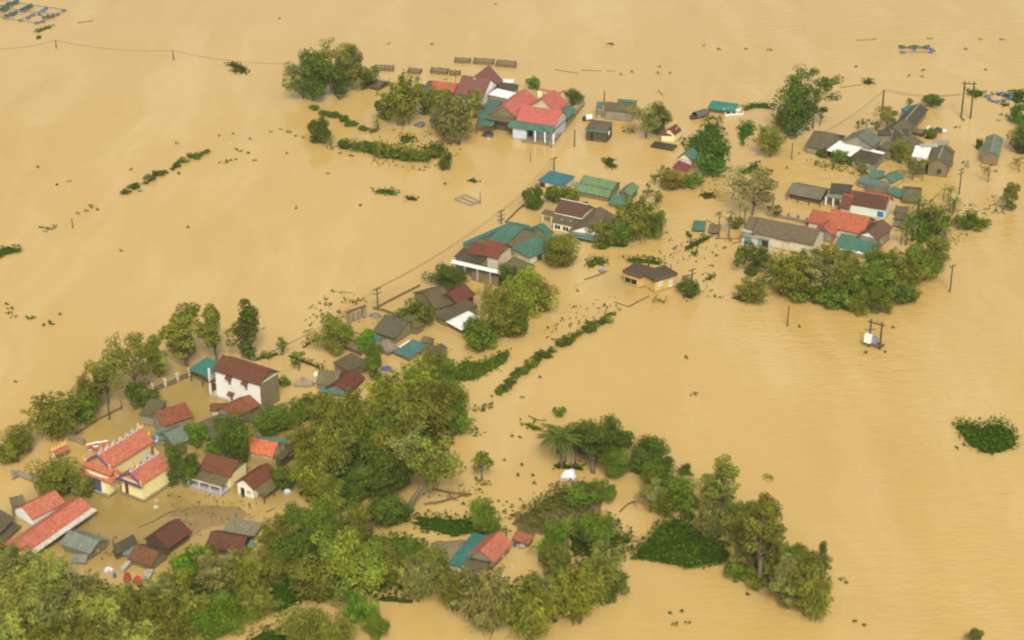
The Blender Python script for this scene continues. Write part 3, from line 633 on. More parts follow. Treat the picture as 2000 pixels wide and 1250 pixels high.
h.shed((182, 752), (330, 760), (225, 670), hw=75, rise=.7, roof=roofmat(K, TEAL, .25), wall=MOSSW)
wallline('grey garden wall with pillars along the side of the pink hipped house', [(1325, 1000), (1632, 612)], .95, .12, CONC, 7, .25)
h = House('gate_shelter', 'small shelter with a red strip roof on a cream post behind the pink roofs', 'shelter', ref=(1220, 560))
h.shed((1205, 458), (1420, 500), (1330, 468), hw=70, rise=.25, roof=roofmat(T, PINK, .2), wall=None)
mb = MB(); v = at(px((1222, 545))); mb.box(v, Vector((1, 0, 0)), Vector((0, 1, 0)), .45, .4, -.8, h.ze); h.part('pillar', mb, CREAM)
# ---- right of it
F('d')
h = House('brick_house', 'grey roofed house behind the dark hut beside the forked grey tree', ref=(500, 550))
h.gable((378, 450), (655, 475), (397, 375), hw=100, pitch=24, roof=roofmat(K, GREY, .5), wall=GREYW)
h.shed((308, 442), (372, 444), (390, 378), z=h.ze-.1, rise=.5, roof=roofmat(K, (.12, .2, .2), .4), wall=None, posts=2)
h.shed((505, 374), (690, 388), (680, 362), z=h.ze+.2, rise=.3, roof=roofmat(K, TEAL, .3), wall=GREYW)
h = House('hut', 'dark board hut with a striped brown roof and orange cloth at its door', 'hut', ref=(300, 760))
h.shed((205, 638), (412, 664), (497, 572), hw=108, rise=.7, roof=roofmat(K, (.15, .115, .085), .8), wall=DARKW, trim=TEALP, ov=.2)
h.window('end1', .45, h.ze-1.2, h.ze-.4, .8, WHITE, plain('window_glass', (.35, .38, .4), .3)); h.door('near', .3, h.ze-.5, .8, WOOD)
o = heap('orange cloth hanging at the door of the dark board hut', (318, 752), 26, 62, CLOTH, 'hanging_cloth', 'cloth', 3, squash=.4)
h = House('shrine', 'small cream shrine with a two tiered brown roof and carved finials', 'shrine', ref=(980, 765))
h.gable((918, 692), (1022, 694), (935, 648), hw=72, pitch=38, roof=roofmat(T, MAROON, .3), wall=CREAM, ov=.15, dz=.15)
h.gable((1048, 690), (1112, 640), (1040, 600), z=h.ze+.25, pitch=38, roof=roofmat(T, MAROON, .3), wall=CREAM, ov=.15, dz=.15)
h.door('end1', .5, h.ze-.9, .6, CREAM)
for q, s in (((962, 585), 1), ((1000, 578), 1.2), ((1045, 582), 1), ((1095, 588), 1.2), ((1130, 632), .8), ((1058, 640), .7)):
    v = at(px(q), h.zr-.2); mb = MB(); mb.tube([v, v+Vector((.1, 0, .4*s)), v+Vector((.35, 0, .65*s)), v+Vector((.2, 0, .95*s))], .14, .04, 5); h.part('finial', mb, ORN)
h = House('submerged_shed', 'long low plank roof of a drowned shed below the cream shrine', 'shed', ref=(960, 820))
h.shed((815, 795), (1030, 832), (1175, 800), z=.35, rise=.15, roof=roofmat(K, CHAR, .7), wall=DARKW)
h = House('brick_house', 'small house with a green roof, cream gable and maroon lean-to beside the big bush', 'house', ref=(1050, 1010))
h.gable((1216, 942), (1290, 880), (1132, 872), hw=95, pitch=38, roof=roofmat(K, TEAL, .3), wall=PALE, gmat=CREAM)
h.shed((1150, 1040), (1226, 962), (1060, 955), z=max(.5, h.ze-.9), rise=.6, roof=roofmat(K, (.24, .05, .07), .3), wall=YELLOW)
# ---- far right hamlet
F('e')
h = House('barn', 'long grey barn with a mossy low roof at the left of the far right hamlet', 'barn', ref=(640, 880))
h.gable((583, 792), (812, 838), (770, 666), hw=72, pitch=20, roof=roofmat(K, GREY, .7), wall=GREYW)
h = House('brick_house', 'grey house with a bare gable and dazzling white sheet porch roof', ref=(1000, 930))
h.gable((985, 745), (1105, 668), (1045, 690), hw=130, pitch=25, roof=roofmat(K, (.12, .16, .14), .4), wall=GREYW)
zB = h.ze
h.gable((1225, 800), (1318, 726), (1142, 655), z=zB+.1, pitch=27, roof=roofmat(K, (.16, .18, .15), .4), wall=GREYW)
h.shed((790, 832), (1016, 890), (1112, 792), z=zB-1.0, rise=.45, roof=WSHEET, wall=None, posts=3, rlabel='dazzling white sheet roof')
h.shed((1100, 815), (1318, 872), (1322, 850), z=zB-.9, rise=.1, roof=WSHEET, wall=GREYW)
h.shed((1020, 925), (1250, 965), (1305, 868), z=zB-1.3, rise=.5, roof=roofmat(K, DGREY, .7), wall=GREYW)
h.window('near', .65, h.ze-.6, h.ze-.25, .9, WHITE, plain('window_glass', (.35, .38, .4), .3))
h.shed((1270, 800), (1390, 835), (1400, 750), z=zB-.7, rise=.4, roof=roofmat(K, OLIVEG, .6), wall=MOSSW)
F('f')
h = House('brick_house', 'dark grey gabled house at the back of the far right hamlet', ref=(330, 680))
h.gable((408, 612), (545, 448), (440, 415), hw=75, pitch=27, roof=roofmat(K, DGREY, .5), wall=GREYW, cap=CONC)
h.shed((345, 470), (425, 430), (345, 415), z=h.ze+.3, rise=.2, roof=roofmat(K, BLUER, .3), wall=GREYW)
h.gable((300, 690), (412, 612), (305, 548), z=h.ze-.2, pitch=27, roof=roofmat(K, GREY, .6), wall=GREYW)
h = House('brick_house', 'long dark mossy roof running down the middle of the far right hamlet', ref=(350, 860))
h.gable((340, 862), (515, 772), (330, 715), hw=45, pitch=23, roof=roofmat(K, OLIVEG, .7), wall=MOSSW)
h.gable((230, 720), (372, 722), (250, 632), z=h.ze+.3, pitch=23, roof=roofmat(K, DGREY, .7), wall=MOSSW)
h.shed((80, 695), (200, 690), (240, 632), z=h.ze+.4, rise=.5, roof=roofmat(K, DGREY, .7), wall=GREYW)
h = House('brick_house', 'grey brown house with one dark window and a bright white sheet beside it', ref=(600, 1090))
h.gable((740, 972), (786, 858), (662, 852), hw=128, pitch=27, roof=roofmat(K, GREY, .5), wall=BROWNW, cap=CONC)
zC = h.ze; h.window('end0', .42, .5, 1.7, .9, BROWNW)
h.shed((376, 925), (528, 942), (620, 808), z=zC+.1, rise=.3, roof=WSHEET, wall=MOSSW, rlabel='bright white sheet roof')
h.gable((780, 860), (800, 845), (692, 795), z=zC+.3, pitch=27, roof=roofmat(K, OLIVEG, .6), wall=BROWNW)
h.shed((480, 805), (640, 800), (600, 768), z=zC+.5, rise=.2, roof=roofmat(K, (.42, .38, .28), .4), wall=MOSSW)
h.shed((580, 775), (725, 795), (742, 745), z=zC-.3, rise=.3, roof=roofmat(K, (.33, .29, .22), .4), wall=MOSSW)
h = House('brick_house', 'lone brown walled house with a pale green roof standing in open water', ref=(1110, 985))
h.gable((1213, 888), (1248, 722), (1136, 826), hw=98, pitch=25, roof=roofmat(K, (.17, .22, .16), .4), wall=BROWNW, cap=CONC)
h = House('porch', 'brown plank porch between the tarpaulin heap and the dark gabled house', 'porch', ref=(450, 690))
h.shed((390, 655), (480, 680), (500, 640), hw=40, rise=.3, roof=roofmat(K, (.2, .15, .09), .5), wall=DARKW)
# ---- middle left compound
F('g')
h = House('shed', 'shed with a bright blue tin roof beside the round bush and power line', 'shed', ref=(930, 230))
h.shed((796, 133), (1002, 182), (1092, 98), hw=55, rise=.5, roof=roofmat(K, BLUER, .25), wall=PALE); h.door('near', .15, h.ze-.3, 1.2, GREYW)
h = House('brick_house', 'long house with a two step pale green tin roof', ref=(1200, 320))
h.shed((1075, 214), (1370, 272), (1405, 205), hw=45, rise=1.1, roof=roofmat(K, GREEN, .3), wall=MOSSW)
zD = h.ze; h.gable((1130, 150), (1405, 208), (1168, 90), z=zD+1.2, pitch=24, roof=roofmat(K, GREEN, .3), wall=MOSSW, base=zD)
h.gable((1548, 262), (1622, 190), (1573, 142), z=zD+.4, pitch=32, roof=roofmat(K, GREEN, .3), wall=BROWNW)
h.shed((1368, 322), (1540, 345), (1455, 255), z=zD-.3, rise=.6, roof=roofmat(K, (.10, .22, .15), .4), wall=MOSSW)
h = House('brick_house', 'house with a dark brown roof, white fascia band and columned porch', ref=(960, 500))
h.gable((925, 392), (1152, 442), (985, 282), hw=105, pitch=33, roof=roofmat(T, (.13, .06, .045), .3), wall=PALE, gmat=MOSSW, cap=plain('white_ridge', (.5, .45, .4)))
zD = h.ze; h.shed((818, 402), (1080, 470), (1098, 430), z=zD-.55, rise=.35, roof=roofmat(K, GREY, .4), wall=None)
h.shed((1060, 345), (1210, 330), (1260, 300), z=zD+.3, rise=.2, roof=roofmat(K, DGREY, .5), wall=MOSSW)
h.shed((922, 396), (1150, 449), (1152, 440), z=zD-.1, rise=.08, roof=WHITE, wall=None, name='fascia_band')
h.shed((905, 470), (1085, 510), (1130, 450), z=zD-.6, rise=.1, roof=roofmat(K, GREY, .4), wall=CREAM)
for t in (.25, .62): h.window('near', t, .5, 1.5, 1.3, WHITE)
for q in ((833, 500), (905, 520), (988, 535), (1058, 548)):
    v = at(px(q)); mb = MB(); mb.box(v, h.u, h.n, .13, .13, -.8, zD-.5); h.part('pillar', mb, PALE)
h = House('brick_house', 'side wing with a taupe roof and teal lean-to in front of the feathery bamboo', ref=(1250, 640))
h.gable((1330, 590), (1445, 430), (1190, 500), hw=60, pitch=25, roof=roofmat(K, TAUPE, .4), wall=GREYW, gmat=WHITE)
h.shed((1045, 582), (1242, 628), (1330, 560), z=max(.8, h.ze-.7), rise=.6, roof=roofmat(K, (.10, .22, .22), .3), wall=None, posts=3)
h = House('brick_house', 'large house with a teal pyramid hip roof in the middle of the village', ref=(760, 810))
h.hip((572, 688), (728, 762), (985, 632), hw=75, pitch=38, roof=roofmat(K, TEAL, .25), wall=PALE, cap=plain('teal_ridge', TEAL))
zE = h.ze; h.window('end1', .3, .3, 1.6, 1.2, GREYW); h.window('end1', .65, .3, 1.6, 1.2, GREYW)
h.gable((395, 612), (520, 668), (630, 500), z=zE+.1, pitch=24, roof=roofmat(K, TEAL, .35), wall=MOSSW)
h.gable((885, 590), (930, 560), (805, 500), z=zE+.5, pitch=30, roof=roofmat(K, (.06, .19, .16), .3), wall=MOSSW)
h.shed((203, 662), (562, 506), (530, 488), z=zE+.2, rise=.3, roof=roofmat(K, (.05, .19, .21), .3), wall=MOSSW)
h.shed((600, 500), (760, 545), (780, 520), z=zE+.9, rise=.3, roof=roofmat(K, (.06, .19, .24), .3), wall=None)
h.shed((925, 605), (985, 610), (985, 585), z=zE-.2, rise=.2, roof=roofmat(K, (.06, .21, .21), .3), wall=GREYW)
h = House('brick_house', 'house with two rust brown roofs and a white strip awning on thin posts', ref=(340, 930))
h.gable((325, 738), (472, 772), (362, 610), hw=160, pitch=34, roof=roofmat(T, (.2, .058, .034), .3), wall=PALE, gmat=MOSSW)
zE = h.ze; h.window('near', .3, zE-1.0, zE-.2, .8, PALE, WHITE)
h.gable((226, 728), (345, 745), (252, 630), z=zE+.05, pitch=32, roof=roofmat(T, (.17, .05, .03), .3), wall=PALE)
h.shed((110, 752), (330, 812), (400, 740), z=zE-.6, rise=.5, roof=roofmat(K, DGREY, .6), wall=MOSSW)
h.shed((85, 803), (515, 902), (528, 878), z=zE-1.1, rise=.25, roof=WSHEET, wall=None, posts=5, postmat=plain('grey_post', (.4, .38, .33)), rlabel='white strip awning')
h.shed((482, 838), (660, 912), (760, 820), z=zE-1.0, rise=.8, roof=roofmat(K, OLIVEG, .5), wall=MOSSW)
h.shed((240, 860), (480, 915), (520, 880), z=zE-1.6, rise=.2, roof=roofmat(K, DGREY, .6), wall=BROWNW)
h = House('substation_hut', 'lone yellow walled hut with two flat dark roofs in open water', 'hut', ref=(1680, 1050))
h.shed((1637, 890), (1746, 955), (1862, 858), hw=105, rise=.05, t=.22, roof=roofmat('flat', (.10, .08, .055), .7), wall=YELLOW, ov=.3, parapet=plain('dark_coping', (.13, .085, .05)))
h.window('end1', .3, h.ze-1.3, h.ze-.5, .7, WHITE, plain('window_glass', (.35, .38, .4), .3)); h.window('end1', .75, h.ze-2.0, h.ze-.8, .6, WHITE, plain('pale_blue', (.35, .45, .6), .5))
h.shed((1482, 878), (1632, 925), (1700, 845), z=h.ze-.1, rise=.05, t=.22, roof=roofmat('flat', (.10, .08, .055), .7), wall=YELLOW, ov=.3, parapet=plain('dark_coping', (.13, .085, .05)))
h.window('near', .42, .35, 1.5, 2.6, YELLOW)
# ---- right island
F('h')
h = House('brick_house', 'long house with a taupe tiled roof and striped awning on the right island', ref=(850, 690))
h.gable((703, 562), (1205, 662), (745, 432), hw=100, pitch=28, roof=roofmat(T, TAUPE, .25), wall=PALE)
zF = h.ze; h.gable((640, 520), (715, 532), (690, 425), z=zF+.05, pitch=28, roof=roofmat(T, TAUPE, .25), wall=PALE)
h.shed((612, 545), (1015, 642), (1030, 628), z=zF-.45, rise=.25, roof=roofmat(K, (.42, .37, .3), .2), wall=None)
h.shed((625, 585), (840, 625), (860, 600), z=zF-.7, rise=.1, roof=roofmat(K, (.3, .27, .2), .2), wall=plain('teal_wall', (.12, .33, .25)))
h.window('near', .85, .2, 1.6, 1.1, WOOD); h.door('near', .45, 1.7, 1.2, LAV, LAV)
for q in ((625, 690), (845, 720)):
    v = at(px(q)); mb = MB(); mb.box(v, h.u, h.n, .15, .15, -.8, zF-.4); h.part('pillar', mb, LAV)
h = House('brick_house', 'house with a brick red tiled roof and grey dormer gable on the right island', ref=(1300, 640))
h.gable((1285, 503), (1604, 573), (1340, 362), hw=80, pitch=30, roof=roofmat(T, BRICKR, .3), wall=PALE, gmat=MOSSW)
zG = h.ze; h.gable((1150, 467), (1300, 498), (1192, 366), z=zG, pitch=30, roof=roofmat(T, (.36, .095, .055), .3), wall=PALE)
h.gable((1362, 582), (1420, 520), (1290, 508), z=zG-.2, pitch=33, roof=roofmat(T, BRICKR, .3), wall=GREYW, gmat=plain('slate_gable', (.22, .23, .24)))
h.shed((1365, 680), (1670, 735), (1690, 610), z=zG-1.0, rise=.8, roof=roofmat(K, (.085, .21, .17), .3), wall=None, posts=4)
h.shed((1415, 692), (1667, 748), (1670, 735), z=zG-1.05, rise=.1, roof=WSHEET, wall=GREYW)
F('i')
h = House('brick_house', 'side house with a brown roof and grey windowed wall behind the banana plants', ref=(500, 640))
h.gable((468, 562), (582, 462), (378, 502), hw=95, pitch=30, roof=roofmat(T, (.17, .09, .055), .25), wall=GREYW, gmat=WHITE); h.window('near', .35, h.ze-1.6, h.ze-.5, .8, PALE)
h = House('brick_house', 'tall mint walled house with a dark brown roof edged in red', ref=(400, 400))
h.gable((230, 272), (525, 322), (262, 165), hw=88, pitch=34, roof=roofmat(T, (.115, .05, .032), .3), wall=MINT, ov=.2, cap=REDP)
zG = h.ze; h.window('near', .86, zG-1.6, zG-.6, 1.1, BLUE, plain('blue_shutter', (.05, .16, .42)))
mb = MB(); tp = (h.zr-h.ze)/h.d
for aa in (.0, h.L): mb.prism([(-.05, h.ze-.02), (h.d, h.zr+.1), (h.D+.05, h.ze-.02), (h.D+.05, h.ze-.18), (h.d, h.zr-.1), (-.05, h.ze-.18)], aa-.12 if aa else -.12, aa+.12 if aa else -.004, h.E0, h.u, h.n)
h.part('red_verge', mb, REDP)
h.gable((150, 300), (235, 318), (182, 196), z=zG-.3, pitch=34, roof=roofmat(T, (.17, .06, .04), .25), wall=PALE, cap=REDP)
h = House('brick_house', 'charcoal roofed house with a white porch frame behind the mint house', ref=(120, 300))
h.gable((80, 192), (250, 208), (140, 112), hw=95, pitch=27, roof=roofmat(T, CHAR, .4), wall=GREYW); h.window('near', .35, h.ze-1.3, h.ze-.4, 1.2, WHITE)
h.shed((48, 212), (175, 240), (190, 208), z=h.ze-.3, rise=.25, roof=roofmat(K, LGREY, .3), wall=None, posts=3, postmat=WHITE)
F('h')
h = House('barn', 'barn with a ragged grey corrugated roof left of the charcoal roofed house', 'barn', ref=(1100, 300))
h.gable((980, 236), (1262, 292), (1062, 162), hw=52, pitch=18, roof=roofmat(K, (.21, .19, .145), .9), wall=DARKW, ov=.6)
for k in range(4):
    v = at(px((985+k*90, 300+k*18))); mb = MB(); mb.box(v, h.u, h.n, .08, .08, -.8, h.ze-.15); h.part('post', mb, WOOD)
F('i')
h = House('shed', 'teal roofed house with an ochre gable behind the mint walled house', 'house', ref=(450, 190))
h.gable((578, 110), (672, 62), (515, 62), hw=55, pitch=30, roof=roofmat(K, TEAL, .3), wall=YELLOW)
zG = h.ze; h.shed((385, 60), (500, 75), (530, 15), z=zG, rise=.6, roof=roofmat(K, TEAL, .3), wall=GREYW)
h.shed((290, 95), (520, 158), (575, 112), z=zG-.3, rise=.6, roof=roofmat(K, (.14, .2, .18), .4), wall=GREYW)
h.shed((525, 182), (640, 222), (715, 180), z=zG-.7, rise=.6, roof=roofmat(K, TEAL, .3), wall=GREYW)
h = House('shed', 'mossy olive shed in front of the teal roofs and left of the yellow pipe', 'shed', ref=(440, 210))
h.gable((360, 178), (520, 195), (460, 132), hw=30, pitch=18, roof=roofmat(K, TAUPE, .6), wall=MOSSW)
h = House('shed', 'mossy round backed shed beside the banana plant near the teal roofs', 'shed', ref=(720, 260))
h.gable((650, 250), (800, 262), (765, 165), hw=25, pitch=14, roof=roofmat(K, OLIVEG, .7), wall=MOSSW)
h = House('shed', 'pair of brown thatched sheds against the right wall of the mint house', 'shed', ref=(650, 420))
h.shed((585, 385), (720, 415), (740, 370), hw=30, rise=.4, roof=roofmat(K, TAUPE, .6), wall=DARKW)
h.shed((585, 335), (690, 350), (640, 290), z=h.ze+.2, rise=.4, roof=roofmat(K, TAUPE, .6), wall=DARKW)
h.shed((570, 440), (760, 480), (700, 420), z=h.ze-.6, rise=.3, roof=roofmat(K, (.24, .2, .15), .6), wall=DARKW)
F('h')
h = House('outhouse', 'small white green outhouse half hidden in the trees below the taupe roof', 'outhouse', ref=(800, 840))
h.shed((772, 765), (842, 700), (770, 690), hw=80, rise=.2, roof=roofmat(K, DGREY, .5), wall=MINT, ov=.1); h.door('near', .5, h.ze-.4, .5, MINT)
h = House('raft_hut', 'teal tarpaulin raft hut floating between the areca palms and the path', 'raft', ref=(280, 540))
h.shed((215, 535), (320, 542), (355, 466), z=.55, rise=.35, roof=roofmat(K, TEAL, .3), wall=None, posts=3)
h.shed((345, 555), (440, 562), (465, 495), z=.4, rise=.2, roof=roofmat(K, (.23, .18, .1), .6), wall=DARKW)
# ---- lower middle row
F('j')
h = House('brick_house', 'house with a maroon gable roof and brilliant white sheet over its yard', ref=(1250, 560))
h.gable((1312, 392), (1456, 312), (1217, 310), hw=78, pitch=30, roof=roofmat(T, MAROON, .25), wall=DARKW)
zH = h.ze; h.gable((1120, 432), (1290, 385), (1005, 296), z=zH-.4, pitch=24, roof=roofmat(K, (.13, .105, .06), .5), wall=MOSSW)
h.shed((1112, 475), (1205, 528), (1400, 362), z=zH-.5, rise=.7, roof=roofmat(K, (.13, .105, .06), .5), wall=MOSSW)
h.shed((1202, 527), (1338, 602), (1485, 495), z=zH-.8, rise=.5, roof=WSHEET, wall=DARKW, rlabel='brilliant white sheet roof')
h.shed((1375, 440), (1472, 432), (1440, 385), z=zH-.4, rise=.2, roof=roofmat(K, (.13, .105, .06), .5), wall=MOSSW)
h = House('brick_house', 'dark roofed house around a small court right of the round tree', ref=(720, 720))
h.gable((610, 612), (800, 672), (815, 505), hw=55, pitch=24, roof=roofmat(K, (.12, .11, .075), .5), wall=MOSSW, far=.35)
zH = h.ze; h.shed((975, 592), (1045, 550), (900, 482), z=zH+.1, rise=.9, roof=roofmat(K, (.16, .12, .06), .5), wall=BROWNW)
h = House('shed', 'shed with a pitched lilac grey roof beside the teal awning', 'shed', ref=(740, 800))
h.gable((745, 790), (828, 742), (702, 695), hw=35, pitch=20, roof=roofmat(K, (.27, .235, .19), .3), wall=MOSSW)
h.shed((510, 706), (592, 738), (705, 672), z=h.ze+.1, rise=.5, roof=roofmat(K, (.07, .22, .21), .25), wall=None, posts=3)
h = House('shed', 'sheds with a blue teal roof and white gutter strip below the dark court house', 'shed', ref=(930, 820))
h.shed((780, 775), (905, 832), (1050, 722), hw=35, rise=.5, roof=roofmat(K, (.085, .215, .215), .3), wall=MOSSW)
h.shed((828, 738), (840, 742), (920, 685), z=h.ze+.6, rise=.1, roof=WSHEET, wall=None)
h.shed((1000, 690), (1090, 715), (1145, 678), z=h.ze+.5, rise=.4, roof=roofmat(K, OLIVEG, .5), wall=MOSSW)
h.shed((1048, 765), (1100, 802), (1218, 738), z=h.ze, rise=.4, roof=roofmat(K, (.13, .105, .065), .5), wall=BROWNW)
h = House('shed', 'long olive grey shed behind the maroon and teal roofs', 'shed', ref=(400, 940))
h.shed((290, 868), (430, 942), (565, 850), hw=60, rise=.4, roof=roofmat(K, (.15, .125, .07), .5), wall=BROWNW)
h = House('brick_house', 'house with a maroon and grey roof and teal porch near the stone heap', ref=(320, 1120))
h.gable((420, 1118), (556, 986), (332, 1032), hw=40, pitch=27, roof=roofmat(T, MAROON, .25), wall=GREYW)
zH = h.ze; h.shed((150, 1042), (330, 1050), (400, 935), z=zH+.2, rise=.9, roof=roofmat(K, (.2, .17, .1), .5), wall=MOSSW)
h.shed((180, 1100), (405, 1140), (330, 1052), z=max(.4, zH-.3), rise=.4, roof=roofmat(K, (.09, .23, .22), .3), wall=None, posts=3)
# ---- two storey house and its neighbours
F('k')
h = House('two_storey_house', 'white two storey house with a brown tiled roof and brown window hoods', ref=(1300, 730))
h.gable((1247, 541), (1556, 641), (1482, 498), hw=185, pitch=29, roof=roofmat(T, BROWN, .2), wall=WHITE, gmat=MOSSW, ov=.35, cap=plain('brown_ridge', BROWN))
z2 = h.ze
for t, a in ((.34, z2-1.9), (.68, z2-1.9), (.36, z2-4.6)): h.window('near', t, a, a+1.2, .75, WHITE, plain('brown_shutter', (.10, .035, .022)), awning=BROWNAW)
mb = MB(); c = h.E0+h.u*(h.L-.22)+h.n*h.D/2; mb.box(c, h.u, h.n, .05, h.D/2-.4, -.8, z2-.2); h.part('end_wall', mb, MOSSW, label='mossy olive end wall')
c, a, nn = h.face_at('end0', .5); W_ = h.D
for zz, nm in ((z2-2.35, 'balcony_floor'), (.25, 'porch_floor')):
    mb = MB(); mb.box(c+nn*.7, a, nn, W_/2-.5, .69, zz-.18 if nm[0] == 'b' else -.8, zz); h.part(nm, mb, WHITE)
for t in (-.42, 0, .42):
    mb = MB(); mb.box(c+nn*1.25+a*W_*t, a, nn, .13, .13, -.8, z2-.25); h.part('pillar', mb, WHITE)
mb = MB(); mb.prism([(0, z2-1.95), (1.75, z2-2.5), (1.75, z2-2.6), (0, z2-2.1)], -W_*.48, W_*.48, c+nn*.004, a, nn); h.part('awning', mb, BROWNAW)
mb = MB(); mb.box(c+nn*1.3, a, nn, W_/2-.55, .03, z2-2.3, z2-1.55); h.part('balustrade', mb, plain('rail_grey', (.5, .5, .48)))
for zz in (.3, z2-2.2):
    for t in (.3, .7): h.door('end0', t, zz+1.7, .9, WHITE, z0=zz)
h.shed((1095, 535), (1252, 608), (1262, 480), z=z2-2.6, rise=.6, roof=roofmat(K, (.06, .22, .2), .2), wall=None, posts=3)
h = House('brick_house', 'small house with a red brown tiled roof between the temple and the two storey house', ref=(930, 970))
h.gable((930, 912), (1127, 842), (1072, 748), hw=62, pitch=32, roof=roofmat(T, RUST, .15), wall=GREYW, ov=.25)
h.shed((768, 835), (880, 850), (985, 746), z=h.ze+.2, rise=.5, roof=roofmat(K, OLIVEG, .5), wall=GREYW)
h = House('brick_house', 'house with a red brown roof and grey yard wall below the two storey house', ref=(1400, 900))
h.gable((1390, 857), (1567, 767), (1502, 696), hw=50, pitch=28, roof=roofmat(T, RUST, .2), wall=GREYW)
zI = h.ze; h.gable((1232, 808), (1385, 800), (1320, 760), z=zI, pitch=24, roof=roofmat(T, (.2, .07, .036), .25), wall=PALE)
h.shed((1120, 895), (1240, 995), (1385, 860), z=max(.6, zI-.6), rise=.3, roof=roofmat(K, (.16, .135, .08), .6), wall=MOSSW)
h.shed((1450, 860), (1580, 890), (1640, 770), z=max(.6, zI-.6), rise=.3, roof=roofmat(K, (.13, .11, .065), .6), wall=MOSSW)
h = House('shed', 'shed with a pale teal grey pitched roof right behind the temple', 'shed', ref=(930, 1040))
h.gable((1000, 1036), (1122, 986), (1042, 911), hw=45, pitch=22, roof=roofmat(K, (.19, .23, .2), .25), wall=MOSSW)
h.shed((848, 985), (940, 1000), (960, 920), z=h.ze, rise=.4, roof=roofmat(K, (.15, .24, .2), .3), wall=GREYW)
F('m')
h = House('brick_house', 'house with a brown roof over a pillared lavender porch beside the white gabled house', ref=(300, 1040))
h.gable((270, 772), (625, 868), (347, 582), hw=150, pitch=32, roof=roofmat(T, (.18, .062, .03), .2), wall=CREAM, gmat=MOSSW)
zI = h.ze; h.window('near', .5, zI-1.7, zI-.9, 1.0, WHITE, BLUE)
h.shed((140, 862), (520, 972), (612, 862), z=zI-.55, rise=.45, roof=roofmat(K, (.17, .145, .07), .5), wall=None, posts=4, postmat=LAV, trim=plain('cream_fascia', (.6, .5, .38)))
h.floor(LAV, .35)
h = House('brick_house', 'house with a brown roof, white triangular gable and cream front wall', ref=(750, 1120))
h.gable((880, 1002), (1152, 812), (765, 890), hw=140, pitch=32, roof=roofmat(T, (.18, .058, .032), .2), wall=plain('white_cream_wall', (.80, .76, .62), .8, .1), gmat=WHITE)
zI = h.ze; h.door('end0', .62, zI-.35, .9, WHITE, DARK); h.window('end0', .3, .7, zI-.5, .8, WHITE, plain('blue_grey_glass', (.2, .25, .33), .3))
h.shed((1000, 1076), (1232, 902), (1130, 830), z=zI-.7, rise=.7, roof=roofmat(K, (.18, .145, .075), .5), wall=None, posts=3)
h = House('brick_house', 'house with a plain bright orange roof in the trees beside a teal tin roof', ref=(900, 690))
h.gable((736, 572), (1098, 634), (790, 416), hw=62, pitch=28, roof=roofmat(K, ORANGER, .08), wall=PALE, far=.5)
h.shed((890, 470), (1240, 500), (1300, 440), z=h.zr-.6, rise=.3, roof=roofmat(K, (.1, .2, .18), .3), wall=MOSSW)
h.gable((1105, 655), (1345, 445), (1290, 490), z=h.ze+.3, pitch=30, roof=roofmat(K, (.13, .105, .05), .5), wall=DARKW)
# ---- temple
F('l')
h = House('temple', 'yellow temple with bright red roofs, purple trim and dragon ridge ornaments', 'temple', ref=(1085, 880))
CAPB = plain('ridge_band', (.45, .46, .62), .6, .15)
h.gable((1322, 792), (1597, 617), (1212, 668), hw=168, pitch=31, roof=roofmat(T, SALMON, .06), wall=CREAM, cap=CAPB, ov=.25)
zT = h.ze; uT, nT = h.u.copy(), h.n.copy(); fE, fL, fD, fz, fd = h.E0.copy(), h.L, h.D, h.zr, h.d
h.door('end0', .72, zT-.9, .55, plain('dark_red_wood', (.16, .03, .02)), plain('dark_red_wood', (.16, .03, .02)), z0=.1)
mb = MB(); c, a, nn = h.face_at('end0', .5)
mb.prism([(fd-fD*.36, zT+.16), (fd, fz-.35), (fd+fD*.36, zT+.16)], -.5, -.06+.0, h.E0+h.u*.5-h.u*.02, h.u, h.n); h.part('gable_panel', mb, ORANGE)
mb = MB()
tp = (fz-zT)/fd
mb.prism([(-.05, zT-.06), (fd, fz+.02), (fD+.05, zT-.06), (fD+.05, zT-.36), (fd, fz-.34), (-.05, zT-.36)], -.18, -.004, h.E0, h.u, h.n); h.part('verge_board', mb, PURPLE)
mb = MB(); mb.prism([(-.1, zT-.12), (fD+.1, zT-.12), (fD+.1, zT-.34), (-.1, zT-.34)], -.55, -.19, h.E0, h.u, h.n); h.part('gable_ledge', mb, PURPLE)
h.gable((1032, 642), (1432, 388), (884, 530), z=zT+1.35, pitch=33, roof=roofmat(T, SALMON, .06), wall=CREAM, cap=CAPB, ov=.45)
uE, uL, uD, uz, ud, ue = h.E0.copy(), h.L, h.D, h.zr, h.d, h.ze
mb = MB(); mb.prism([(-.05, ue-.06), (ud, uz+.02), (uD+.05, ue-.06), (uD+.05, ue-.3), (ud, uz-.3), (-.05, ue-.3)], -.18, -.004, h.E0, h.u, h.n); h.part('verge_board', mb, PURPLE)
mb = MB(); mb.prism([(ud-uD*.3, ue+.25), (ud, uz-.4), (ud+uD*.3, ue+.25)], -.5, -.03, h.E0+h.u*.5-h.u*.02, h.u, h.n); h.part('gable_panel', mb, ORANGE)
# two skirt roofs over the entrance end, the lower one wrapping round the corner
for zz, wd, out in ((ue-.1, .9, .2), (ue-1.05, 1.25, .55)):
    mb = MB(); mb.prism([(0, zz), (wd, zz-.55), (wd, zz-.68), (0, zz-.14)], -.3-out, uD+out, h.E0+h.u*.15, h.n, -h.u); h.part('skirt_roof', mb, roofmat(T, SALMON, .06))
mb = MB(); mb.prism([(0, ue-1.06), (.95, ue-1.62), (.95, ue-1.75), (0, ue-1.2)], -.3, 1.7, h.E0+h.n*.45, h.u, -h.n); h.part('skirt_roof', mb, roofmat(T, SALMON, .06))
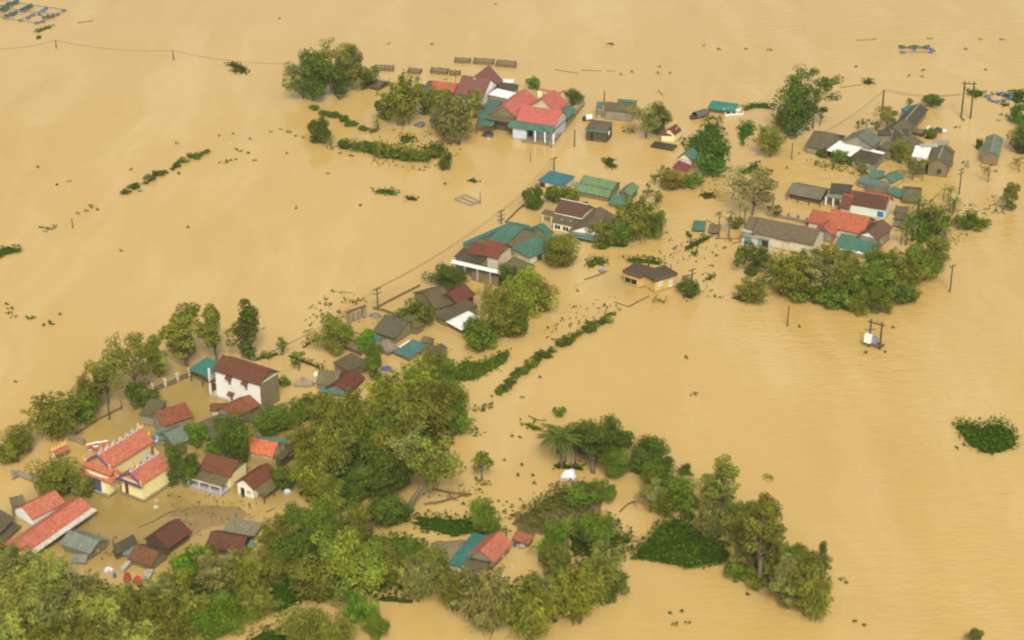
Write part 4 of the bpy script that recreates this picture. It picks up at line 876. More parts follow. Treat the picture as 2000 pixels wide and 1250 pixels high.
# entrance porch
pc = at(px((900, 850))); pw = uD*.5
mb = MB(); p0 = h.E0+h.u*.2+h.n*(uD*.5); mb.box(p0-h.u*.35, h.u, h.n, .5, uD/2-.2, -.8, ue-1.25); h.part('porch_wall', mb, CREAM)
q0 = p0-h.u*.86
mb = MB()
for s in (-1, 1): mb.box(q0+h.n*s*1.0, h.n, h.u, .16, .1, .1, 2.9)
mb.box(q0, h.n, h.u, .84, .1, 2.6, 2.9); o_ = h.part('door_frame', mb, WHITE)
mb = MB(); mb.box(q0+h.u*.002, h.n, h.u, .83, .02, .1, 2.59); h.part('doorway', mb, plain('dim_blue_interior', (.10, .11, .15), .8), o_)
mb = MB(); mb.box(q0+h.u*.0-h.u*.15, h.n, h.u, .8, .12, -.8, .3); h.part('door_step', mb, LAV)
mb = MB(); mb.box(fE+fL/2*uT+nT*fD/2, uT, nT, fL/2+.05, fD/2+.05, -.8, .28); mb.box(p0-uT*.5, uT, nT, .75, uD/2+.05, -.8, .26); h.part('plinth', mb, CONC)
def dragons(Eb, zz, dd, LL, n, base):
    for k in range(n):
        t = (k+.5)/n; c = Eb+uT*LL*t+nT*dd; s = 1 if t < .5 else -1; m = .85 if 0 < k < n-1 else 1.3
        mb = MB(); mb.tube([c+Z*(zz+.05)-uT*.35*s, c+Z*(zz+.35*m)-uT*.2*s, c+Z*(zz+.3)+uT*.05*s, c+Z*(zz+.6*m)+uT*.2*s, c+Z*(zz+.9*m)+uT*.02*s], .25, .09, 6); h.part('ridge_ornament', mb, ORN)
        mb = MB()
        for j in range(4): e = c+uT*(-.3+.2*j)*s; mb.tube([e+Z*(zz+.02), e+Z*(zz+.3)-uT*.08*s, e+Z*(zz+.5+.08*j)-uT*.22*s], .14, .04, 5)
        h.part('ridge_flame', mb, ORNB)
dragons(uE, uz, ud, uL, 7, 0); dragons(fE, fz, fd, fL, 5, 0)
for Eb, zz, DD, LL in ((uE, ue, uD, uL), (fE, zT, fD, fL)):
    for aa in (-.1, LL+.1):
        for bb in (0, DD):
            c = Eb+uT*aa+nT*bb; sg = -1 if aa < 0 else 1; sn = -1 if bb == 0 else 1
            mb = MB(); mb.tube([c+Z*(zz-.1), c+Z*(zz+.1)+uT*.25*sg+nT*.15*sn, c+Z*(zz+.55)+uT*.35*sg+nT*.2*sn, c+Z*(zz+.75)+uT*.15*sg], .24, .08, 6); h.part('corner_ornament', mb, ORN if aa < 0 else ORNB)
for aa in (uL-.1,):
    for t in (.25, .5, .75): c = uE+uT*(aa+.1)+nT*uD*t; mb = MB(); zc = ue+(uz-ue)*(1-abs(t-.5)*2); mb.tube([c+Z*zc, c+Z*(zc+.35)+uT*.2, c+Z*(zc+.6)], .14, .05, 5); h.part('corner_ornament', mb, ORN)
h = House('temple_gate', 'small freestanding temple gate with a red roof and yellow finials in the water', 'gate', ref=(575, 560))
h.gable((520, 525), (645, 462), (590, 420), hw=62, pitch=36, roof=roofmat(T, (.42, .13, .08), .1), wall=None, cap=ORN)
for t in (.15, .5, .85):
    mb = MB(); mb.box(h.E0+h.u*h.L*t+h.n*h.D*.5, h.u, h.n, .2, .2, -.8, h.ze); h.part('pillar', mb, WHITE if t != .5 else YELLOW)
for t in (.02, .25, .5, .75, .98):
    c = h.E0+h.u*h.L*t+h.n*h.d; mb = MB(); mb.tube([c+Z*(h.zr-.05), c+Z*(h.zr+.3), c+Z*(h.zr+.6)+h.u*.2], .17, .05, 5); h.part('finial', mb, ORN)
h = House('altar_pavilion', 'small red and white tiered altar pavilion behind the temple ridge', 'pavilion', ref=(870, 470))
h.gable((790, 425), (905, 395), (850, 378), hw=45, pitch=30, roof=roofmat(T, (.40, .12, .08), .1), wall=WHITE, cap=WHITE, ov=.2)
h.gable((900, 405), (990, 385), (950, 362), z=h.ze+.2, pitch=30, roof=roofmat(T, (.40, .12, .08), .1), wall=WHITE, cap=WHITE, ov=.2)
h.gable((850, 440), (1000, 420), (920, 410), z=h.ze-.5, pitch=28, roof=roofmat(T, (.40, .12, .08), .1), wall=CREAM, cap=WHITE, ov=.2)
wallline('short grey wall end standing in the water behind the altar pavilion', [(650, 375), (785, 425)], 1.0, .18)
wallline('low grey courtyard wall with a pale end pillar in front of the temple trees', [(125, 745), (175, 715), (480, 835)], .9, .18, CONC, 2, .5)
# ---- lower left halls
F('n')
h = House('hall', 'short hall with a red corrugated roof and white gable, behind the long red hall', 'hall', ref=(260, 330))
h.gable((222, 302), (458, 184), (395, 92), hw=60, pitch=30, roof=roofmat(T, SALMON, .06), wall=WHITE, ov=.2)
h.shed((80, 212), (180, 190), (310, 95), z=h.ze+.5, rise=.6, roof=roofmat(K, OLIVEG, .5), wall=MOSSW)
h = House('hall', 'long hall with a plain bright red roof and white gutter at the lower left', 'hall', ref=(300, 600))
h.gable((168, 545), (640, 215), (575, 137), hw=70, pitch=27, roof=roofmat(K, (.50, .15, .095), .05), wall=BROWNW, ov=.3)
zJ = h.ze
h.shed((240, 538), (678, 236), (640, 218), z=zJ-.25, rise=.15, roof=roofmat(K, (.62, .58, .5), .1), wall=None)
h.gable((20, 560), (150, 470), (80, 440), z=zJ-.3, pitch=27, roof=roofmat(K, (.48, .145, .09), .05), wall=MOSSW)
h = House('brick_house', 'weathered grey roof house cut by the frame edge behind the red halls', ref=(60, 420))
h.gable((-40, 440), (105, 290), (0, 175), hw=60, pitch=24, roof=roofmat(K, (.14, .125, .08), .6), wall=MOSSW)
h.shed((10, 470), (150, 345), (100, 280), z=max(.5, h.ze-.8), rise=.4, roof=roofmat(K, (.13, .11, .065), .6), wall=MOSSW)
h = House('shed', 'steel grey roofed shed with a brown gable in front of the long red hall', 'shed', ref=(520, 600))
h.gable((414, 470), (627, 543), (460, 372), hw=55, pitch=25, roof=roofmat(K, STEEL, .25), wall=MOSSW); h.window('end1', .45, h.ze-.9, h.ze-.2, .5, MOSSW, WHITE)
h.shed((490, 600), (600, 605), (625, 545), z=max(.4, h.ze-.9), rise=.5, roof=roofmat(K, (.25, .26, .22), .4), wall=None, posts=2)
h = House('brick_house', 'dark brown roofed house with a charcoal back slope at the lower left', ref=(1150, 570))
h.gable((1175, 507), (1342, 387), (1252, 291), hw=55, pitch=32, roof=roofmat(T, (.14, .05, .032), .25), wall=DARKW)
zK = h.ze; h.shed((815, 548), (960, 470), (1110, 308), z=zK-.3, rise=1.2, roof=roofmat(K, (.10, .085, .055), .5), wall=DARKW)
h = House('brick_house', 'house with a reddish brown gable roof fronting the dark brown roofed house', ref=(980, 660))
h.gable((886, 572), (1050, 632), (962, 476), hw=45, pitch=30, roof=roofmat(T, (.2, .085, .045), .2), wall=MOSSW)
h.shed((830, 648), (862, 655), (895, 590), z=max(.5, h.ze-.3), rise=.1, roof=roofmat(K, (.5, .47, .38), .3), wall=PALE)
h.shed((985, 715), (1040, 720), (1070, 650), z=max(.5, h.ze-.4), rise=.2, roof=roofmat(K, (.42, .4, .3), .3), wall=PALE)
h.shed((850, 545), (905, 552), (918, 485), z=h.ze+.1, rise=.3, roof=roofmat(K, (.2, .3, .3), .3), wall=MOSSW)
h = House('brick_house', 'house with a plain brown roof beside a grey slab yard at the lower left', ref=(1550, 590))
h.gable((1428, 492), (1682, 537), (1500, 388), hw=50, pitch=28, roof=roofmat(T, (.15, .055, .032), .2), wall=DARKW)
h.shed((1545, 385), (1770, 425), (1850, 328), z=max(.6, h.ze-.5), rise=.3, roof=roofmat('flat', (.26, .24, .17), .4), wall=CONC)
h.shed((1735, 500), (1790, 480), (1780, 420), z=h.ze, rise=.4, roof=roofmat(K, (.13, .26, .29), .3), wall=MOSSW)
# ---- lower centre farm
F('p')
h = House('farmhouse', 'farmhouse with an orange red gable roof and teal lean-to among the lower trees', ref=(690, 690))
h.gable((687, 622), (842, 458), (582, 518), hw=70, pitch=33, roof=roofmat(K, SALMON, .08), wall=GREYW); h.window('near', .6, h.ze-1.2, h.ze-.4, .6, PALE)
zL = h.ze; h.shed((300, 630), (432, 664), (612, 396), z=zL-.1, rise=.2, roof=roofmat(K, (.055, .2, .18), .15), wall=PALE)
h.gable((410, 740), (590, 770), (470, 600), z=max(.7, zL-1.0), pitch=24, roof=roofmat(K, (.13, .10, .06), .5), wall=MOSSW)
h = House('shed', 'shed with a red brown sagging tile roof right of the farmhouse', 'shed', ref=(900, 510))
h.gable((828, 432), (972, 472), (845, 352), hw=35, pitch=22, roof=roofmat(T, (.30, .105, .05), .3), wall=DARKW, far=.4)

MP = mat_patch
# ================================================================== TREES (full photo pixels: foot x, y, height, width)
FI = 'on the far island behind the mauve roofed house'
for a in (
 ('broad','dark',612,196,98,80,'broad dark tree with pale trunks at the open water end of the far island'),
 ('airy','grey',592,192,72,70,'thin grey green tree leaning over open water at the end of the far island'),
 ('airy','olive',655,180,88,75,'tall wispy tree, highest crown of the far island grove'),
 ('broad','grey',690,172,72,62,'grey green rounded tree at the inner end of the far island grove'),
 ('broad','dark',655,188,60,60,'dark lower tree in the middle of the far island grove'),
 ('bush','dark',712,172,36,42,'dark bush beside the small brown shed on the far island'),
 ('sapling','dark',728,160,28,26,'small dark tree peeping over the brown shed on the far island'),
 ('bamboo','olive',785,244,102,92,'big feathery bamboo clump left of the mauve roofed house'),
 ('bush','dark',752,232,40,40,'dark bush at the foot of the big feathery bamboo on the far island'),
 ('bamboo','grey',890,280,98,96,'grey green bamboo clump in front of the mauve roofed house'),
 ('bamboo','olive',868,262,66,52,'smaller bamboo clump hiding the teal tin shed'),
 ('bush','olive',838,222,46,60,'low leafy bush between the two bamboo clumps of the far island'),
 ('bush','green',862,208,30,40,'small bush under the orange red outhouse roof'),
 ('bamboo','olive',925,232,56,46,'young bamboo below the white gable of the mauve house'),
 ('bush','dark',622,278,46,48,'drooping dark bush alone at the tip of the hedge spit'),
 ('bush','green',1043,174,22,24,'round dark bush behind the pink roofs'),
 ('broad','dark',1119,204,30,36,'small round crowned tree at the back corner of the pink hipped house'),
 ('airy','grey',1262,268,66,74,'grey forked tree with bare limbs in front of the grey roofed house'),
 ('broad','dark',1284,264,62,42,'dark green dense tree beside the cream shrine'),
 ('bush','lush',1396,338,64,62,'large lush rounded bush beside the cream gabled green roof house'),
 ('broad','rust',1318,372,40,44,'rusty green tree in front of the maroon lean-to'),
 ('bush','green',1352,366,22,44,'low bright bush in front of the large lush bush'),
 ('sapling','green',1278,362,22,18,'thin sapling nearest the small rust tree'),
 ('sapling','green',1264,388,28,20,'thin sapling in the row above the green tin roof gable'),
 ('sapling','olive',1282,405,30,24,'thin sapling at the lower end of the row by the green gable'),
 ('sapling','green',1300,345,20,18,'thin sapling by the cream gabled green roof house'),
 ('broad','dark',1540,262,98,66,'large dark tree at the left of the far right hamlet'),
 ('umbrella','dark',1587,250,100,92,'tall umbrella crowned tree with a bare double trunk over the far right water'),
 ('sapling','dark',1600,245,38,24,'narrow dark tree behind the double trunk of the umbrella crowned tree'),
 ('bamboo','yellow',1525,258,44,40,'pale yellow green bamboo at the foot of the large dark tree'),
 ('bamboo','olive',1502,306,62,58,'olive bamboo clump standing alone left of the grey barn'),
 ('sapling','dark',1678,255,18,14,'thin young tree behind the barn, nearest to it'),
 ('bare','dark',1692,256,24,18,'bare topped young tree in the row behind the barn'),
 ('sapling','dark',1709,257,20,16,'thin leaning young tree at the right end of the row behind the barn'),
 ('airy','olive',1730,252,38,42,'leafy tree beside the leaning pole behind the far right hamlet'),
 ('sapling','dark',1776,206,14,14,'tiny tree above the dark grey gabled house'),
 ('bush','dark',1818,208,22,36,'round dark bush behind the dark grey gabled house'),
 ('bush','lush',1988,238,34,40,'dense dark bush at the frame edge right of the H pole'),
 ('broad','dark',1990,296,44,56,'dark tree at the frame edge right of the lone green roof house'),
 ('bush','dark',1912,292,20,14,'narrow bush against the wall of the lone green roof house'),
 ('bare','olive',1930,356,36,34,'bare drooping tree standing in water before the lone green roof house'),
 ('bare','olive',1990,336,30,26,'bare bent shrub at the frame edge below the dark tree'),
 ('bush','green',1640,318,24,32,'green bush in front of the white sheet porch roof'),
 ('bush','dark',1612,306,18,26,'dark bush at the barn corner'),
 ('bush','green',1672,324,18,30,'low garden bush below the grey roof box of the far right hamlet'),
 ('banana','green',1684,338,22,26,'banana plant in front of the far right hamlet'),
 ('bamboo','olive',1757,318,50,36,'light green feathery tree in the yard of the far right hamlet'),
 ('bush','green',1814,270,18,28,'small green bush below the tarpaulin heap'),
 ('sapling','olive',1780,352,46,28,'thin yellow green sapling in front of the white sheet house'),
 ('sapling','olive',1800,354,46,24,'thin yellow green sapling by the dark window of the grey brown house'),
 ('banana','green',1852,392,32,32,'banana plant by the pole right of the teal roofs'),
 ('slim','olive',1975,412,52,34,'upright olive bush standing alone in the right hand water'),
 ('bush','green',1894,446,30,58,'spreading dark bush at the outer tip of the right island'),
 ('banana','green',1800,428,42,52,'large banana plant at the garden of the right island, by the thatched sheds'),
 ('banana','green',1828,440,40,50,'large banana plant toward the outer tip of the right island'),
 ('banana','lush',1778,455,40,50,'dark banana plant behind the side house of the right island'),
 ('banana','green',1845,462,34,44,'banana plant at the water edge of the right island'),
 ('banana','green',1768,480,40,40,'banana plant against the grey windowed wall'),
 ('banana','lush',1862,410,24,44,'low banana plant under the pole on the right island'),
 ('bush','dark',1467,535,58,58,'dense dark round tree by the mint outhouse'),
 ('bamboo','olive',1470,592,52,66,'low olive bamboo at the near left end of the right island'),
 ('bamboo','olive',1545,580,73,92,'olive bamboo clump below the mint outhouse'),
 ('bamboo','yellow',1520,545,52,62,'yellow green bamboo beside the mint outhouse'),
 ('bamboo','olive',1575,560,79,92,'olive bamboo against the near end of the taupe roof'),
 ('bamboo','grey',1605,578,80,90,'greyish bamboo clump in the thick of the right island grove'),
 ('bamboo','olive',1652,580,82,96,'olive bamboo below the teal porch of the brick red house'),
 ('bamboo','olive',1625,545,67,90,'tall olive bamboo against the taupe roof eave'),
 ('broad','green',1692,590,72,76,'bright leafed tree in the near edge of the right island grove'),
 ('bamboo','green',1720,545,65,84,'green bamboo by the side house of the right island'),
 ('broad','olive',1676,614,44,40,'small olive tree reaching into water at the near tip of the right island'),
 ('broad','green',1714,614,52,58,'low bright tree at the near tip of the right island'),
 ('bamboo','olive',1762,575,72,84,'olive bamboo on the water side of the right island'),
 ('broad','green',1795,548,70,76,'leafy green tree on the water side of the right island'),
 ('broad','olive',1830,520,52,66,'spreading olive tree at the far water corner of the right island grove'),
 ('airy','grey',1468,420,80,92,'grey wide open tree left of the taupe roofed house'),
 ('areca','green',1424,462,52,34,'slender areca palms beside the raft hut'),
 ('areca','olive',1445,440,44,26,'slender areca palms under the grey wide open tree'),
 ('bush','olive',1437,445,22,28,'leafy shrub at the foot of the areca palms'),
 ('sapling','dark',1513,424,24,26,'small dark tree by the pole behind the taupe roof'),
 ('bush','dark',1346,580,38,44,'dark bush wrapped round the short dark pole'),
 ('bush','dark',1040,407,42,44,'round dark bush beside the blue tin shed'),
 ('bush','green',1080,398,34,34,'bush between the blue tin roof and white fascia house'),
 ('bush','olive',1112,392,26,46,'olive bush hanging over the dark brown roof ridge'),
 ('bamboo','olive',1240,468,84,92,'feathery bamboo clump beside the taupe side wing'),
 ('broad','green',1276,462,46,50,'dark leafy tree on the water side of the feathery bamboo'),
 ('bamboo','green',1215,478,50,60,'low bamboo at the foot of the taupe side wing'),
 ('broad','olive',1104,524,66,62,'olive tree with hanging branches by the teal pyramid roof'),
 ('broad','dark',874,560,46,72,'two lobed dark tree under the white strip awning'),
 ('broad','dark',998,566,46,52,'dark tree hiding the end of the white strip awning'),
 ('airy','rust',962,612,60,60,'rusty tree below the white strip awning house'),
 ('broad','yellow',1030,612,80,86,'yellow green tree with spreading boughs in the middle grove'),
 ('broad','green',972,612,48,44,'bright leafy tree beside the rusty tree of the middle grove'),
 ('broad','olive',1055,608,54,58,'olive tree on the water side of the middle grove'),
 ('bamboo','olive',985,655,66,86,'olive bamboo by the brilliant white sheet roof'),
 ('bush','green',938,682,46,66,'dense green bush at the near end of the middle grove'),
 ('broad','green',1000,650,60,60,'green tree in the heart of the middle grove'),
 ('broad','olive',654,692,84,74,'round full olive tree standing alone behind the olive grey shed'),
 ('bush','green',818,632,46,68,'round green bush against the maroon gabled house'),
 ('slim','bright',718,694,46,40,'bright young tree at the teal awning'),
 ('slim','green',735,745,74,38,'slender green tree in front of the dark court house'),
 ('slim','olive',366,714,114,68,'dense columnar tree behind the two storey house, tallest of its three neighbours'),
 ('slim','olive',420,706,104,54,'narrow columnar tree between the other two behind the two storey house'),
 ('slim','dark',484,702,110,62,'dark columnar tree on a clear trunk behind the brown tiled roof'),
 ('airy','olive',212,790,112,76,'olive open tree in the shore row behind the temple yard'),
 ('airy','olive',262,772,112,80,'olive open tree near the gate in the shore row'),
 ('slim','yellow',312,738,84,46,'yellowish slender tree by the pillared gate fence'),
 ('bamboo','olive',180,800,76,72,'olive bamboo leaning between the shore trees'),
 ('bamboo','olive',112,856,100,110,'large olive bamboo at the open end of the shore row'),
 ('bamboo','green',160,828,70,70,'green bamboo beside the large one on the shore'),
 ('bush','dark',274,790,46,56,'dark round bush in the yard water below the gate'),
 ('broad','olive',38,880,52,56,'olive tree at the frame edge left of the temple gate'),
 ('bush','olive',10,905,44,54,'bush at the very frame edge left of the temple gate'),
 ('bush','green',553,753,18,24,'clipped ball shaped bush behind the two storey house'),
 ('sapling','green',551,693,36,22,'thin sapling at the corner of the hedge line'),
 ('sapling','green',584,724,38,28,'thin sapling with hanging leaves in the hedge court'),
 ('sapling','green',522,702,14,22,'small sprig growing from the hedge line'),
 ('broad','olive',128,965,72,82,'olive tree between the courtyard wall and the temple'),
 ('bush','olive',160,968,40,46,'low olive bush at the temple plinth'),
 ('broad','dark',357,945,82,62,'dark tree between the temple and the lavender porch'),
 ('broad','dark',462,905,92,68,'dark tree in front of the grey yard wall and orange roof'),
 ('bush','bright',388,866,34,44,'bright bush at the pale teal grey shed'),
 ('bush','bright',420,880,24,36,'bright low bush by the dark tree'),
 ('banana','bright',370,852,26,30,'bright banana plant at the corner of the pale teal grey shed'),
 ): tree(*a)
MG = 'in the big central grove'
for a in (
 ('broad','green',560,838,50,56,'green tree at the grove end beside the orange roofed house'),
 ('bush','green',612,810,46,70,'leafy green bush in front of the teal porch and maroon roof'),
 ('broad','green',520,846,44,58,'leafy tree over the dark lean-to below the two storey house'),
 ('bamboo','olive',640,850,84,86,'olive bamboo just below the maroon roof house'),
 ('bamboo','olive',700,858,104,92,'olive bamboo in the upper part of the central grove'),
 ('bamboo','yellow',760,820,98,88,'yellowish bamboo near the blue teal roof'),
 ('bamboo','yellow',818,790,92,86,'yellow green bamboo in front of the ochre walled shed'),
 ('broad','green',880,812,72,64,'green tree at the water corner of the central grove'),
 ('bamboo','olive',860,845,100,92,'olive bamboo facing the weed path'),
 ('bamboo','olive',790,868,108,98,'olive bamboo in the thick of the central grove'),
 ('bamboo','green',730,910,110,104,'green bamboo in the thick of the central grove'),
 ('bamboo','olive',655,925,110,102,'olive bamboo by the white tarpaulins'),
 ('bamboo','yellow',615,978,116,90,'yellowish bamboo in front of the white tarpaulins'),
 ('bamboo','olive',600,905,84,76,'olive bamboo behind the white gabled house'),
 ('broad','dark',735,965,74,92,'dark spreading tree over the yellow crate'),
 ('broad','dark',690,985,72,72,'dark tree by the narrow yellow water strip'),
 ('bamboo','olive',648,1010,84,70,'olive bamboo above the narrow yellow water strip'),
 ('broad','green',560,960,50,46,'green bush at the lean-to posts of the white gabled house'),
 ('broad','dark',585,1055,78,80,'dark tree beside the bluish tin roof'),
 ('bamboo','olive',545,1085,82,80,'olive bamboo hiding the bluish tin roof'),
 ('broad','green',615,1062,76,70,'green tree above the bright olive tree'),
 ('bush','dark',745,1030,56,64,'dark bush below the yellow crate'),
 ('broad','olive',705,1060,70,62,'olive tree between the yellow water strip and grassy bank'),
 ('broad','dark',765,1020,46,52,'small dark tree at the foot of the leaning tree'),
 ('airy','grey',800,945,118,84,'grey green tall tree beside the leaning tree'),
 ('broad','yellow',685,1165,138,118,'large bright olive tree, fullest crown of the lower middle'),
 ('broad','olive',620,1180,96,92,'olive tree left of the large bright olive tree'),
 ('broad','olive',760,1140,82,72,'olive tree right of the large bright olive tree'),
 ('bamboo','grey',820,1170,104,86,'greyish bamboo between the bright olive tree and the teal lean-to'),
 ('bush','bright',705,1210,50,62,'vivid green bush at the little cove'),
 ('broad','green',735,1248,62,50,'green tree at the water side of the vivid green bush'),
 ('bamboo','olive',655,1275,78,90,'olive bamboo on the lower frame edge below the vivid bush'),
 ('broad','olive',590,1255,70,86,'rusty olive tree on the lower frame edge'),
 ('broad','green',730,1100,60,52,'small green tree over the concrete yard bank'),
 ): tree(*a)
for a in (
 ('bamboo','olive',885,1190,86,80,'olive bamboo below the farmhouse teal lean-to'),
 ('bamboo','grey',955,1235,140,116,'large greyish bamboo reaching into the lower cove'),
 ('bamboo','olive',1035,1250,140,120,'large olive bamboo at the lower frame edge below the farmhouse'),
 ('bamboo','grey',1070,1205,96,100,'greyish bamboo behind the white pipe of the farmhouse'),
 ('bamboo','yellow',1120,1215,124,104,'yellowish bamboo on the water side below the farmhouse'),
 ('bamboo','olive',1165,1180,96,84,'olive bamboo at the water corner below the grass bank'),
 ('broad','bright',1085,1096,76,62,'bright green tree right of the red brown shed'),
 ('banana','bright',1110,1072,54,58,'bright banana plant above the red brown shed'),
 ('banana','bright',1062,1100,44,50,'bright banana plant beside the red brown shed'),
 ('banana','bright',1130,1050,44,48,'bright banana plant at the edge of the dry mound'),
 ('broad','green',1160,1080,72,64,'green tree between banana plants and grass bank'),
 ('broad','green',950,1042,70,62,'dark leaved tree standing behind the farmhouse'),
 ('sapling','green',942,938,54,42,'sapling in open water right of the leaning tree'),
 ('bush','bright',1093,812,18,24,'bright tuft like bush alone above the palms'),
 ('palm','dark',1098,915,78,80,'coconut palm with drooping fronds beside the white tarpaulin'),
 ('palm','dark',1090,885,50,70,'coconut palm crown behind the drooping one'),
 ('areca','dark',1124,908,56,36,'areca palms right of the coconut palm'),
 ('tall','dark',1160,924,104,62,'dark tree on a thin bare trunk by the palms'),
 ('broad','dark',1180,890,78,62,'dark bushy tree at the top of the palm group'),
 ('broad','dark',1142,880,62,56,'dark low tree next to the palm crowns'),
 ('bush','dark',1208,880,34,50,'dark bush between the palm group and the dark hedge'),
 ('bush','dark',1220,855,12,24,'small dark bush floating off the palm group'),
 ('broad','green',1210,930,54,50,'grey green shrub at the hedge start by the palms'),
 ('broad','dark',1248,926,58,56,'dark round tree in the dark hedge, next to the shrub'),
 ('broad','dark',1290,930,68,54,'dark round tree at the water end of the dark hedge'),
 ('broad','green',1275,955,46,60,'green tree under the dark hedge'),
 ('broad','lush',1310,965,40,50,'lush low tree at the dark hedge tip'),
 ('bush','dark',1338,924,18,28,'small dark bush off the dark hedge tip'),
 ('bamboo','green',1300,1008,56,62,'dark tree at the upper corner of the grass bank'),
 ('airy','grey',1270,1000,56,54,'grey green wispy tree by the pale water gap'),
 ('broad','green',1180,980,46,42,'green shrub at the pale water gap'),
 ('bush','green',1140,968,26,44,'low shrub at the top of the dry mound'),
 ('bush','green',1165,1045,36,46,'dark bush on the dry mound'),
 ('tall','olive',1395,1030,150,66,'tall pointed tree at the start of the submerged tree row'),
 ('bamboo','grey',1388,1050,84,72,'grey bamboo under the tall pointed tree'),
 ('bamboo','grey',1412,1010,60,52,'grey bamboo behind the tall pointed tree'),
 ('tall','olive',1482,1146,215,80,'tallest tree with a bare trunk in the submerged tree row'),
 ('bamboo','olive',1455,1090,112,88,'olive bamboo left of the tallest bare trunk'),
 ('bamboo','grey',1448,1120,92,66,'grey bamboo at the grass bank corner'),
 ('bamboo','grey',1500,1130,110,56,'thin grey bamboo right of the tallest bare trunk'),
 ('bamboo','olive',1480,1060,84,74,'olive bamboo on the far side of the tallest bare trunk'),
 ('slim','grey',1540,1190,112,58,'grey slim tree in the end clump of the submerged tree row'),
 ('slim','olive',1572,1200,124,60,'olive slim tree in the end clump of the submerged tree row'),
 ('bamboo','olive',1592,1215,120,64,'olive bamboo closing the submerged tree row'),
 ('slim','dark',1606,1130,78,26,'thin dark tree top at the outer edge of the submerged tree row'),
 ('bush','olive',1562,1085,20,40,'low olive branches drifting by the end clump'),
 ('sapling','grey',1525,1175,70,44,'sparse grey sapling between the bare trunk and end clump'),
 ('slim','olive',1905,1262,34,30,'tree top just showing at the lower frame edge in open water'),
 ): tree(*a)
# the dense grove along the lower left edge
for a in (
 ('bamboo','grey',20,1150,96,110,'olive bamboo under the end of the long red hall'),
 ('bamboo','pale',95,1165,92,104,'greyish bamboo below the steel grey shed'),
 ('bamboo','grey',165,1195,80,98,'olive bamboo below the white bags and barrel'),
 ('bamboo','grey',235,1215,70,98,'olive bamboo below the red cloth heap'),
 ('bamboo','grey',318,1195,74,92,'olive bamboo beside the red cloth heap'),
 ('bamboo','yellow',350,1175,70,72,'yellowish bamboo in front of the reddish brown gable'),
 ('bush','bright',382,1118,60,70,'vivid green tree in front of the plain brown roof'),
 ('bamboo','grey',430,1165,104,98,'olive bamboo in front of the plain brown roof house'),
 ('bamboo','yellow',480,1160,98,82,'yellow green bamboo below the bluish tin roof'),
 ('bamboo','pale',40,1225,104,120,'grey bamboo at the lower left frame corner'),
 ('bamboo','grey',125,1240,100,118,'olive bamboo second from the lower left frame corner'),
 ('bamboo','pale',205,1250,106,120,'large grey bamboo in the middle of the lower left grove'),
 ('bamboo','olive',290,1250,104,116,'large olive bamboo in the middle of the lower left grove'),
 ('bamboo','olive',370,1240,96,110,'olive bamboo beside the vivid bushes of the lower left grove'),
 ('broad','bright',445,1235,72,84,'vivid green tree at the muddy inlet'),
 ('broad','bright',395,1255,68,74,'vivid green tree on the lower frame edge left of the muddy inlet'),
 ('bamboo','olive',500,1210,80,84,'olive bamboo overhanging the muddy inlet'),
 ('bamboo','pale',15,1290,100,120,'grey bamboo cut by the lower left frame corner'),
 ('bamboo','olive',100,1300,100,120,'olive bamboo cut by the lower frame edge near its left end'),
 ('bamboo','olive',185,1305,96,120,'bamboo cut by the lower frame edge below the steel grey shed'),
 ('bamboo','pale',270,1305,96,116,'bamboo cut by the lower frame edge below the red cloth heap'),
 ('bamboo','olive',345,1300,92,110,'bamboo cut by the lower frame edge left of the vivid trees'),
 ('broad','olive',530,1140,66,70,'olive tree beside the dark grass at the inlet'),
 ): tree(*a)
